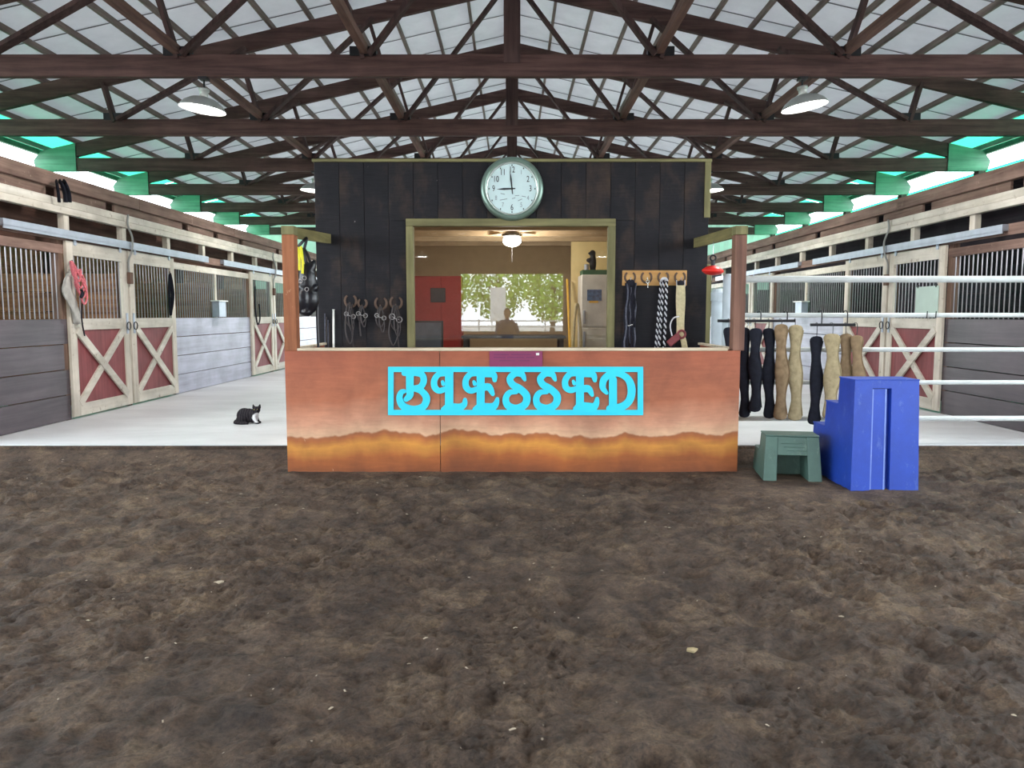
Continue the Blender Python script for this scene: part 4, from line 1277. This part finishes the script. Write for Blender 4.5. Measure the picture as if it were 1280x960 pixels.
MB().ellip((c.x,RY,c.z-0.075),(0.045,0.03,0.035),10,8).build('buckle_end', M['black_rope'], cg, smooth=True)
strand(cg, c.x-0.05, c.z-0.04, c.x-0.045, c.z-0.12, 0.006, M['white_rope'], RY, 0.0, 'cord')
strand(cg, c.x+0.05, c.z-0.04, c.x+0.05, c.z-0.12, 0.006, M['white_rope'], RY, 0.0, 'cord')
MB().tube(smooth_pts([(c.x+0.0,RY-0.02,c.z-0.68),(c.x+0.04,RY-0.02,c.z-0.75),(c.x+0.075,RY-0.02,c.z-0.92)],4), [0.035]*8+[0.03], 8, flat=0.5).build('tail', M['cream_fabric'], cg)
rh = thing('red_halter', (c.x-0.07,RY-0.05,c.z-0.78), 'dark red leather halter piece hanging below the cream girth', 'halter')
MB().bar((c.x-0.145,RY-0.05,c.z-0.80),(c.x-0.01,RY-0.05,c.z-0.69),0.03,0.085,(0,0,1)).build('noseband', M['red_leather'], rh, bevel=0.01)
MB().tube(ringpts((c.x+0.01,c.z-0.68),0.045,RY-0.055),0.014,8,closed=True).build('cheek_ring', M['red_leather'], rh)
MB().tube(smooth_pts([(c.x-0.02,RY-0.04,c.z-0.47),(c.x-0.09,RY-0.045,c.z-0.49),(c.x-0.125,RY-0.045,c.z-0.58),(c.x-0.10,RY-0.045,c.z-0.70)],5),0.008,6).build('cord', M['white_rope'], rh)
for dx in (-0.12,-0.07): strand(rh, c.x+dx, c.z-0.76, c.x+dx-0.01, c.z-0.92, 0.010, M['black_rope'], RY-0.04, 0.004, 'strap')

# --- black bag and straps hung under the left arm
bgx = at(382,340,8.15).x
bgo = thing('tack_bag', (bgx,8.15,1.45), 'shiny black tack bag with yellow straps hung by the left post', 'bag')
def B(u, v, y=8.15): return at(u, v, y)
mb = MB()
mb.ellip(B(384,350), (0.10,0.07,0.19), 14, 10); mb.ellip(B(378,374), (0.095,0.07,0.16), 14, 10); mb.ellip(B(389,374), (0.085,0.07,0.15), 14, 10); mb.ellip(B(393,362), (0.04,0.06,0.07), 12, 8, Matrix.Rotation(0.6,3,'Y')); mb.ellip(B(373,385), (0.045,0.06,0.07), 12, 8, Matrix.Rotation(-0.5,3,'Y')); mb.ellip(B(388,340), (0.05,0.05,0.14), 12, 8, Matrix.Rotation(0.35,3,'Y'))
mb.ellip(B(379,335), (0.05,0.045,0.22), 12, 10); mb.ellip(B(391,355), (0.05,0.05,0.09), 12, 8); mb.ellip(B(383,390), (0.075,0.06,0.05), 12, 8)
bag = remesh_obj('bag_body', mb, M['black_vinyl'], bgo, 0.012, 3)
for k, (u0, v0, u1, v1) in enumerate(((372,309,374,338),(376,308,378,342),(373,312,379,330))):
    MB().tube(smooth_pts([B(u0,v0,8.10), B((u0+u1)/2+1.2,(v0+v1)/2,8.06), B(u1,v1,8.06)],5), 0.014, 6, flat=0.4).build('yellow_strap', M['yellow'], bgo)
MB().tube(smooth_pts([B(380,310),B(386,322),B(392,345),B(396,368),B(396.5,400),B(398,436)],4), 0.014, 6, flat=0.5).build('long_strap', M['black_vinyl'], bgo)
zarm = 2.40
MB().tube(smooth_pts([B(372,309), (bgx-0.01,8.15,zarm-0.02), (bgx+0.02,8.15,zarm+0.0), B(380,312)],4), 0.016, 6, flat=0.5).build('hanging_strap', M['black_vinyl'], bgo)
for (u, v) in ((383,348),(386,362),(378,352)):
    MB().tube(ringpts((B(u,v).x, B(u,v).z), 0.02, 8.07), 0.005, 6, closed=True).build('buckle', M['dull_steel'], bgo)

# --- red dish hung under the right arm
rc = at(891,338,8.4)
rd = thing('red_dish', rc, 'red plastic dome hung from a black clip by the right post', 'dish')
TT = Matrix.Rotation(R(4), 3, 'Y')
MB().lathe([(0.0001,0.055),(0.03,0.052),(0.075,0.035),(0.115,0.005),(0.12,-0.012),(0.112,-0.02),(0.07,-0.045),(0.0001,-0.055)], rc, 28, M=TT).build('dome', M['red_plastic'], rd, smooth=True)
MB().tube(ringpts((rc.x, rc.z+0.135),0.03,8.4),0.010,8,closed=True).build('clip_ring', M['black_metal'], rd)
MB().tube([(rc.x,8.4,rc.z+0.05),(rc.x,8.4,rc.z+0.11)],0.022,8).build('clip', M['black_metal'], rd)
MB().tube([(rc.x,8.4,rc.z+0.16),(rc.x,8.4,2.40)],0.004,6).build('cord', M['chrome'], rd)

# --- pink rope, grey cloth and black cord on the near left stall door
dx = XL+0.045
def W(u, v, off=0.04):
    """point on the left stall-front plane"""
    a_ = (u-640)/F; b_ = (480-v)/F; X = dx+off
    t = X/a_
    return Vector((X, (_cs+b_*_sn)*t, EYE+(-_sn+b_*_cs)*t))
pr_ = thing('coiled_rope', W(97,350), 'pink coiled rope hanging on the near left stall door', 'rope')
MB().tube([W(88,327,-0.02), W(90,326,0.14)], 0.012, 6).build('hook', M['black_metal'], pr_)
for k, (ux, vb, sp, o) in enumerate(((100,360,5,0.11),(103,372,6,0.125),(98,352,4,0.13),(105,380,4.5,0.14),(101,366,7,0.115))):
    pts = smooth_pts([W(88+k*0.5,327,o), W(88+sp*0.4+k,340,o+0.01), W(ux-sp,vb-10,o), W(ux+1,vb,o+0.01), W(ux+sp*0.8,vb-14,o), W(93+k,338,o)], 5, True)
    MB().tube(pts, 0.0125, 7, closed=True).build('coil', M['pink_rope'], pr_)
MB().tube(smooth_pts([W(102,362,0.16),W(104,368,0.17),W(101,372,0.17),W(103,364,0.16)],4), 0.016, 7).build('knot', M['black_rope'], pr_)
gc = thing('grey_cloth', W(88,370), 'crumpled grey cloth hanging beside the pink rope', 'cloth')
mb = MB(); n = 16; ring = []
for i in range(n+1):
    s = i/n
    uc = np.interp(s, [0,0.15,0.35,0.6,0.8,1], [86,82.5,82.5,88,93,95]); vv = 340+65*s
    hw = np.interp(s, [0,0.12,0.3,0.5,0.75,1], [2,4.5,6,6.5,5,4.5])
    for j in range(14):
        a_ = 2*math.pi*j/14
        f = 1+0.28*math.sin(3*a_+s*9)+0.12*math.sin(7*a_+4*s)
        p = W(uc+hw*math.cos(a_)*f*0.8, vv, 0.02)
        ring.append((p.x+0.02+0.03*math.sin(a_)*f, p.y, p.z))
mb.add(ring, [(i*14+j, i*14+(j+1)%14, (i+1)*14+(j+1)%14, (i+1)*14+j) for i in range(n) for j in range(14)] + [tuple(range(14)), tuple(n*14+j for j in range(14))])
mb.build('folds', M['grey_cloth'], gc, smooth=True)
MB().tube([W(87,330,-0.01), W(86.5,341,0.03)], 0.008, 6).build('tie', M['grey_cloth'], gc)
bc = tag(MB().tube(smooth_pts([W(103,378,0.10),W(102,392,0.06),W(103,405,0.02),W(106,420,0.03)],5), 0.010, 6).build('dangling_cord', M['black_rope'], None), 'thin black cord dangling below the pink rope coil', 'cord')
hl = thing('black_halter', W(214,365), 'black halter hanging at the edge of the second left stall door', 'halter')
MB().tube([W(212,341,-0.03), W(212,340,0.05)], 0.012, 6).build('peg', M['black_metal'], hl)
for k, (w_, L_) in enumerate(((2.2,40),(3.2,48),(1.6,52))):
    pts = smooth_pts([W(212.5,342,0.03+0.015*k), W(212.5-w_*0.4,342+L_*0.5,0.04+0.015*k), W(213.5,342+L_,0.04+0.015*k), W(213.5+w_,342+L_*0.55,0.05+0.015*k)], 5, True)
    MB().tube(pts, 0.022, 6, closed=True, flat=0.5).build('strap', M['black_fabric'], hl)
hl2 = thing('dark_lead', W(322,375), 'dark lead loop hanging beside the third left stall door', 'rope')
MB().tube(smooth_pts([W(319,358,0.03),W(319,385,0.03),W(322,405,0.04),W(325,398,0.04),W(324,380,0.04)],5), 0.018, 6).build('loop', M['black_rope'], hl2)
MB().tube([W(319,358,-0.03), W(319,357,0.05)], 0.01, 6).build('peg', M['black_metal'], hl2)

# --- dark strap thrown over the left header
sp = thing('black_strap', W(78,232), 'black strap bundle draped over the left header beam', 'strap')
for k, (u0, u1) in enumerate(((70,74),(74,82),(79,87))):
    MB().tube(smooth_pts([W(u0,226,-0.02), W((u0+u1)/2-1,230,0.10), W(u1-1,242,0.10), W(u1,253,0.09)],5), 0.03, 6, flat=0.4).build('strap', M['black_fabric'], sp)
# --- feed boxes set into the pale stall grilles
def feed_box(X, s, y, label):
    t = thing('feed_box', (X,y,1.56), label, 'feed box')
    box('body', M['track'], t, X-s*0.02, X-s*0.16, y-0.20, y+0.16, 1.55, 1.86, 0.004)
    box('lid', M['white'], t, X-s*0.01, X-s*0.19, y-0.26, y+0.22, 1.86, 1.885, 0.004)
feed_box(XL, -1, 15.7, 'small grey feed box on the left stall grille')
feed_box(XR, 1, 16.4, 'small grey feed box on the right stall grille')
# --- conduits down the stall posts
def conduit(X, s, y, label):
    t = thing('conduit', (X,y,2.3), label, 'conduit')
    pts = smooth_pts([(X-s*0.06,y+0.05,3.16),(X-s*0.07,y,3.0),(X-s*0.12,y+0.03,2.80),(X-s*0.12,y,2.6),(X-s*0.06,y,2.45),(X-s*0.06,y,2.25)],4)
    MB().tube(pts, 0.017, 6).build('pipe', M['lamp_shell'], t)
    box('switch_box', M['brown_post'], t, X-s*0.046, X-s*0.10, y-0.05, y+0.05, 2.08, 2.26, 0.006)
conduit(XL, -1, CL[0], 'bent cable conduit above the near left stall doors')
conduit(XR, 1, CR[0], 'bent cable conduit above the near right stall doors')
conduit(XL, -1, CL[1], 'bent cable conduit above the far left stall doors')

# ------------------------------------------------------------------ office interior (seen through the glass)
rcab = thing('red_cabinet', (-1.33,BB-0.35,CZ), 'red cabinet against the office back wall, left in the window', 'cabinet')
def OB(u, v, y): return at(u, v, y)
yf = BB-0.5
x0, x1, zt_ = OB(506,345,yf).x, OB(577,345,yf).x, OB(540,345,yf).z
box('body', M['office_red'], rcab, x0, x1, yf+0.02, BB-0.105, CZ, zt_)
xmid = OB(551,345,yf).x
box('door', M['office_red'], rcab, x0+0.01, xmid-0.004, yf, yf+0.019, CZ+0.06, zt_-0.02, 0.003)
box('door', M['office_red'], rcab, xmid+0.004, x1-0.01, yf, yf+0.019, CZ+0.06, zt_-0.02, 0.003)
a, b = OB(538,360,yf), OB(557,378,yf)
pic = thing('dark_picture', OB(547,369,yf-0.01), 'small dark picture on the red cabinet', 'picture')
box('print', M['dark_grey'], pic, a.x+0.01, b.x-0.01, yf-0.012, yf-0.0005, b.z+0.01, a.z-0.01)
box('frame', M['figure_black'], pic, a.x, b.x, yf-0.008, yf-0.0004, b.z, a.z)
a, b = OB(516,401,12.3), OB(554,436,12.3)
tv = thing('grey_screen', (a.x+0.2,12.3,CZ), 'grey screen standing low at the left of the window', 'screen')
box('bezel', M['dark_grey'], tv, a.x, b.x, 12.3, 12.36, b.z-0.1, a.z, 0.006)
M['screen'] = plain('blue_grey_screen', S(96,108,124), 0.3)
box('glass', M['screen'], tv, a.x+0.03, b.x-0.03, 12.292, 12.3, b.z-0.03, a.z-0.03)
box('stand', M['dark_grey'], tv, a.x+0.15, b.x-0.15, 12.31, 12.35, CZ, b.z-0.1)
dk = thing('desk', (0.2,12.4,CZ), 'grey office desk along the back wall', 'desk')
dzt = OB(640,420,12.0).z
box('top', M['dark_grey'], dk, -0.8, 0.85, 12.0, 12.9, dzt-0.04, dzt, 0.004)
for s in (-0.74, 0.79):
    box('leg', M['dark_grey'], dk, s-0.03, s+0.03, 12.05, 12.11, CZ, dzt-0.04)
    box('leg', M['dark_grey'], dk, s-0.03, s+0.03, 12.78, 12.84, CZ, dzt-0.04)
# fridge and what stands on it
fy = 11.2
a, b = OB(727,343,fy), OB(770,440,fy)
fg = thing('fridge', ((a.x+b.x)/2, fy+0.3, CZ), 'white fridge inside the office at the right of the window', 'fridge')
box('body', M['white'], fg, a.x, b.x+0.05, fy+0.05, fy+0.62, CZ, a.z, 0.01)
zs = CZ + (a.z-CZ)*0.62
dr = box('door', M['white'], fg, a.x, b.x+0.05, fy, fy+0.045, CZ+0.06, zs-0.006, 0.012)
dr2 = box('door', M['white'], fg, a.x, b.x+0.05, fy, fy+0.045, zs+0.006, a.z-0.004, 0.012)
box('handle', M['track'], dr, a.x+0.03, a.x+0.06, fy-0.035, fy-0.001, zs-0.40, zs-0.06, 0.004)
box('handle', M['track'], dr2, a.x+0.03, a.x+0.06, fy-0.035, fy-0.001, zs+0.05, zs+0.25, 0.004)
p, q = OB(734,362,fy), OB(752,376,fy)
mg = thing('fridge_print', (p.x,fy,p.z), 'blue printed card stuck on the white fridge', 'card')
box('card', M['poster_blue'], mg, p.x, q.x, fy-0.006, fy-0.0005, q.z, p.z)
box('caption', M['yellow_stick'], mg, p.x+0.03, q.x-0.05, fy-0.006, fy-0.0005, q.z-0.03, q.z)
tyv = thing('green_tray', (OB(745,341,fy).x, fy+0.3, a.z), 'shallow green tray on top of the fridge', 'tray')
p, q = OB(728,337,fy+0.1), OB(757,343,fy+0.1)
mb = MB().box(p.x,q.x+0.1,fy+0.06,fy+0.5,a.z+0.001,a.z+0.015)
mb.box(p.x,q.x+0.1,fy+0.06,fy+0.075,a.z+0.015,a.z+0.07).box(p.x,p.x+0.015,fy+0.075,fy+0.5,a.z+0.015,a.z+0.07).box(q.x+0.085,q.x+0.1,fy+0.075,fy+0.5,a.z+0.015,a.z+0.07)
mb.build('pan', M['tray_green'], tyv)
fgx = OB(741,330,fy+0.2).x
fig = thing('dark_figurine', (fgx,fy+0.2,a.z+0.02), 'dark rearing figurine standing on the fridge', 'figurine')
mb = MB(); zf = a.z+0.016
mb.ellip((fgx,fy+0.2,zf+0.16),(0.055,0.05,0.14),12,8); mb.ellip((fgx-0.005,fy+0.2,zf+0.30),(0.05,0.045,0.055),12,8); mb.ellip((fgx-0.06,fy+0.18,zf+0.20),(0.045,0.03,0.035),10,6)
mb.ellip((fgx-0.05,fy+0.18,zf+0.30),(0.03,0.025,0.02),8,6); mb.box(fgx-0.06,fgx+0.06,fy+0.15,fy+0.25,zf,zf+0.05)
remesh_obj('figure', mb, M['figure_black'], fig, 0.012, 3)
can = tag(MB().lathe([(0.0001,0),(0.035,0),(0.035,0.13),(0.028,0.14),(0.0001,0.14)], (OB(731,340,fy+0.1).x+0.03,fy+0.14,a.z+0.016), 14).build('tin_can', M['track'], None), 'small grey tin can at the left end of the green tray', 'can')
st = thing('yellow_broom', (OB(711,420,11.6).x,11.6,CZ), 'yellow handled broom leaning beside the fridge', 'broom')
MB().tube([OB(713,436,11.5)+Vector((0.02,0,-0.7)), OB(709,349,11.9)], 0.018, 8).build('handle', M['yellow_stick'], st)
p = OB(713,436,11.5)+Vector((0.02,0,-0.7))
MB().prism([(-0.12,CZ+0.005),(0.10,CZ+0.005),(0.06,CZ+0.2),(-0.09,CZ+0.2)], lambda q, s_: Vector((p.x+q[0], p.y-0.03+0.06*s_, q[1]))).build('bristles', M['yellow_stick'], st)
hs = thing('cream_hose', (OB(722,400,11.7).x,11.7,CZ), 'cream looped hose hanging left of the fridge', 'hose')
MB().tube(smooth_pts([OB(716,470,11.1),OB(717,420,11.1),OB(720,384,11.1),OB(723,384,11.1),OB(726,420,11.1),OB(726,470,11.1)],5), 0.02, 8).build('loop', M['cream_fabric'], hs)
ol = thing('office_light', (0.0,11.0,2.5), 'bright globe ceiling light with pull cord inside the office', 'lamp')
M['globe'] = emit('office_globe_glow', (1,0.95,0.86,1), 18.0)
lc = OB(640,301,11.0)
MB().ellip(lc, (0.13,0.13,0.085), 20, 12).build('globe', M['globe'], ol, smooth=True)
MB().lathe([(0.14,lc.z+0.06),(0.15,lc.z+0.09),(0.08,lc.z+0.13),(0.03,2.86)], (lc.x,11.0,0), 20).build('fitting', M['chrome'], ol)
MB().tube([(lc.x,11.0,lc.z-0.08),(lc.x,11.0,lc.z-0.30)], 0.004, 5).build('pull_cord', M['chrome'], ol)
for k in range(4):
    an = R(45+90*k); d = Vector((math.cos(an), math.sin(an), 0)); nn = Vector((-d.y, d.x, 0))
    zz = lc.z+0.115
    mb = MB(); c0 = Vector((lc.x,11.0,zz))
    mb.add([c0+d*0.12-nn*0.04, c0+d*0.62-nn*0.075+Vector((0,0,0.012)), c0+d*0.62+nn*0.075-Vector((0,0,0.012)), c0+d*0.12+nn*0.04], [(0,1,2,3)])
    mb.add([c0+d*0.12-nn*0.04+Vector((0,0,0.01)), c0+d*0.62-nn*0.075+Vector((0,0,0.022)), c0+d*0.62+nn*0.075-Vector((0,0,0.002)), c0+d*0.12+nn*0.04+Vector((0,0,0.01))], [(3,2,1,0)])
    mb.build('fan_blade', M['office_wood'], ol)
L = bpy.data.lights.new('office_lamp_light', 'POINT'); L.energy = OFFICE_W; L.shadow_soft_size = 0.12; L.color = (1,0.93,0.8)
o = bpy.data.objects.new('office_lamp_light', L); col.objects.link(o); o.parent = ol; o.location = lc-Vector((0,0,0.16))-WL[ol.name]

# ------------------------------------------------------------------ outside, mirrored in the window
def tree(x, y, h, seed, label):
    r = random.Random(seed)
    t = thing('leafy_tree', (x,y,-0.25), label, 'tree', 'trees outside the arena opening')
    mb = MB().tube([(x,y,-0.25),(x+0.1,y,h*0.25),(x+0.2,y,h*0.55)], [0.28,0.2,0.1], 8)
    for k in range(6):
        a_ = r.uniform(0,6.28); z0 = h*r.uniform(0.25,0.5)
        mb.tube([(x+0.1,y,z0),(x+math.cos(a_)*h*0.2,y+math.sin(a_)*h*0.2,z0+h*0.2)], [0.1,0.03], 6)
    mb.build('trunk', M['bark'], t)
    cr = MB()
    for k in range(2600):
        a_ = r.uniform(0,6.28); b_ = r.uniform(-1,1); q = r.uniform(0.55,1.0)*h*0.34
        c = Vector((x+math.cos(a_)*math.sqrt(1-b_*b_)*q, y+math.sin(a_)*math.sqrt(1-b_*b_)*q, h*0.50+b_*q*1.25))
        s_ = r.uniform(0.12,0.3); u_ = Vector((r.uniform(-1,1),r.uniform(-1,1),r.uniform(-1,1))).normalized()*s_
        v_ = u_.cross(Vector((r.uniform(-1,1),r.uniform(-1,1),r.uniform(-1,1)))).normalized()*s_*0.6
        cr.add([c-u_, c-v_, c+u_, c+v_], [(0,1,2,3)])
    o = cr.build('crown', M['leaf'], t, fix=False); o['kind'] = 'stuff'
for i, (x, y, h) in enumerate(((-7,-58,9),(-1.5,-62,10),(4,-57,8.5),(9,-63,10),(-13,-64,11),(15,-60,9))):
    tree(x, y, h, 40+i, 'leafy tree outside the far arena opening, seen in the window reflection')
wbd = thing('white_board', (-1.2,-50,-0.25), 'tall white board outside, mirrored pale in the window', 'board')
box('sheet', M['white'], wbd, -1.95, -0.55, -50.03, -50, 1.0, 4.0, 0.01)
for xx in (-1.8,-0.7): box('leg', M['white'], wbd, xx-0.05, xx+0.05, -50.1, -50.031, -0.25, 3.9)
of = thing('paddock_fence', (0,-46,-0.25), 'white rail paddock fence mirrored in the office window', 'fence')
for z in (0.5,1.0): box('rail', M['white'], of, -14, 14, -46.03, -46, z, z+0.1)
for k in range(11): box('post', M['white'], of, -14+2.8*k-0.06, -14+2.8*k+0.06, -46.0, -45.88, -0.25, 1.2)

# ------------------------------------------------------------------ the photographer, mirrored in the window
M['blue_shirt'] = plain('blue_jacket', S(44,72,128), 0.8, 0, 0.2, 8)
M['jeans'] = plain('dark_jeans', S(36,42,60), 0.85)
M['skin'] = plain('skin', S(196,150,126), 0.6)
M['hair'] = plain('brown_hair', S(52,40,34), 0.7)
pxx, pyy = -0.12, -0.42
z0 = dirt_z(pxx, pyy)
pn = thing('person', (pxx,pyy,z0), 'person in blue jacket standing with raised hands, mirrored in the window', 'person')
mb = MB()
def P(x, y, z): return (pxx+x, pyy+y, z0+z)
def limb(pts, rs): mb.tube(smooth_pts(pts,4), list(np.interp(np.linspace(0,1,4*(len(pts)-1)+1), np.linspace(0,1,len(rs)), rs)), 10)
mb.ellip(P(0,0,1.22),(0.19,0.115,0.26),14,10); mb.ellip(P(0,0,0.98),(0.165,0.115,0.16),14,10); mb.ellip(P(0,0,1.40),(0.20,0.09,0.08),14,8)
limb([P(0,0,1.42),P(0,0.01,1.56)],[0.055,0.05])
mb.ellip(P(0,0.02,1.63),(0.075,0.095,0.115),14,10)
mb.ellip(P(0,0.115,1.62),(0.014,0.02,0.022),8,6)
for s in (-1,1):
    mb.ellip(P(s*0.077,0.02,1.625),(0.012,0.022,0.032),8,6)
    limb([P(s*0.09,0,0.95),P(s*0.10,0.02,0.50),P(s*0.10,-0.01,0.09)],[0.09,0.06,0.045])
    mb.ellip(P(s*0.105,0.06,0.035),(0.045,0.125,0.036),10,8)
    limb([P(s*0.19,0,1.39),P(s*0.27,0.03,1.14),P(s*0.17,0.22,1.36)],[0.06,0.045,0.03])
    mb.ellip(P(s*0.155,0.25,1.41),(0.022,0.03,0.05),10,8)
    for k in range(4): limb([P(s*(0.155-0.004*k),0.255+0.012*k,1.445),P(s*(0.13-0.01*k),0.285+0.008*k,1.475-0.012*k),P(s*(0.10-0.005*k),0.285,1.475-0.016*k)],[0.009,0.008,0.007])
    limb([P(s*0.145,0.25,1.40),P(s*0.11,0.255,1.425),P(s*0.09,0.265,1.43)],[0.010,0.009,0.007])
m = NT('person_clothes')
tc = m.node('ShaderNodeTexCoord'); g = m.node('ShaderNodeNewGeometry'); sx = m.node('ShaderNodeSeparateXYZ'); m.link(g.outputs['Position'], sx.inputs[0])
zr = m.node('ShaderNodeMath', operation='MULTIPLY'); zr.inputs[1].default_value = 0.5; m.link(sx.outputs[2], zr.inputs[0])
r_ = m.node('ShaderNodeValToRGB'); r_.color_ramp.interpolation = 'CONSTANT'
els = r_.color_ramp.elements
els[0].position = 0; els[0].color = S(40,34,32)
els[1].position = 0.05; els[1].color = S(36,42,60)
e2 = els.new(0.47); e2.color = S(44,72,128)
e3 = els.new(0.745); e3.color = S(196,150,126)
m.link(zr.outputs[0], r_.inputs[0]); m.link(r_.outputs[0], m.p.inputs['Base Color']); m.p.inputs['Roughness'].default_value = 0.8
remesh_obj('body', mb, m.mat, pn, 0.011, 3)
hm = MB(); hm.ellip(P(0,-0.015,1.675),(0.085,0.10,0.09),14,10); hm.ellip(P(0,-0.07,1.60),(0.07,0.05,0.11),12,8)
remesh_obj('hair', hm, M['hair'], pn, 0.012, 3)

# ------------------------------------------------------------------ loose bits on the dirt
M['chip'] = plain('pale_chip', S(158,146,128), 0.8)
cb = MB(); r = random.Random(3)
for k in range(320):
    x, y = r.uniform(-6,6), r.uniform(2.2,8.2)
    if abs(x) < 2.5 and y > 7.4 or (x > 2.2 and y > 6.6 and x < 4): continue
    z = dirt_z(x,y); s_ = r.uniform(0.003,0.009); a_ = r.uniform(0,6.28)
    d = Vector((math.cos(a_),math.sin(a_),0))*s_*r.uniform(1,2.2); q = Vector((-d.y,d.x,0)).normalized()*s_*0.6
    c = Vector((x,y,z+0.003))
    cb.add([c-d-q,c+d-q,c+d+q,c-d+q,c+Vector((0,0,s_*0.7))],[(0,1,4),(1,2,4),(2,3,4),(3,0,4),(3,2,1,0)])
dbs = cb.build('dirt_debris', M['chip'], None, fix=False)
tag(dbs, 'scattered pale wood chips and straw bits on the dirt', 'debris', kind='stuff')
for i, (u, v, lab) in enumerate(((274,731,'pale scrap lying on the dirt left of centre'),(864,822,'flat pale chip on the dirt at lower right of centre'))):
    b_ = (480-v)/F; t = -EYE/(-_sn+b_*_cs); x = (u-640)/F*t; y = (_cs+b_*_sn)*t
    z = dirt_z(x,y)
    sc = MB().prism([(-0.035,-0.02),(0.01,-0.03),(0.04,0.0),(0.02,0.028),(-0.02,0.022)], lambda p, s_: Vector((x+p[0]*0.75, y+p[1]*0.75, z+0.002+0.008*s_+0.2*abs(p[0])))).build('scrap', M['chip'] if i == 0 else M['tan_fabric'], None)
    tag(sc, lab, 'scrap')
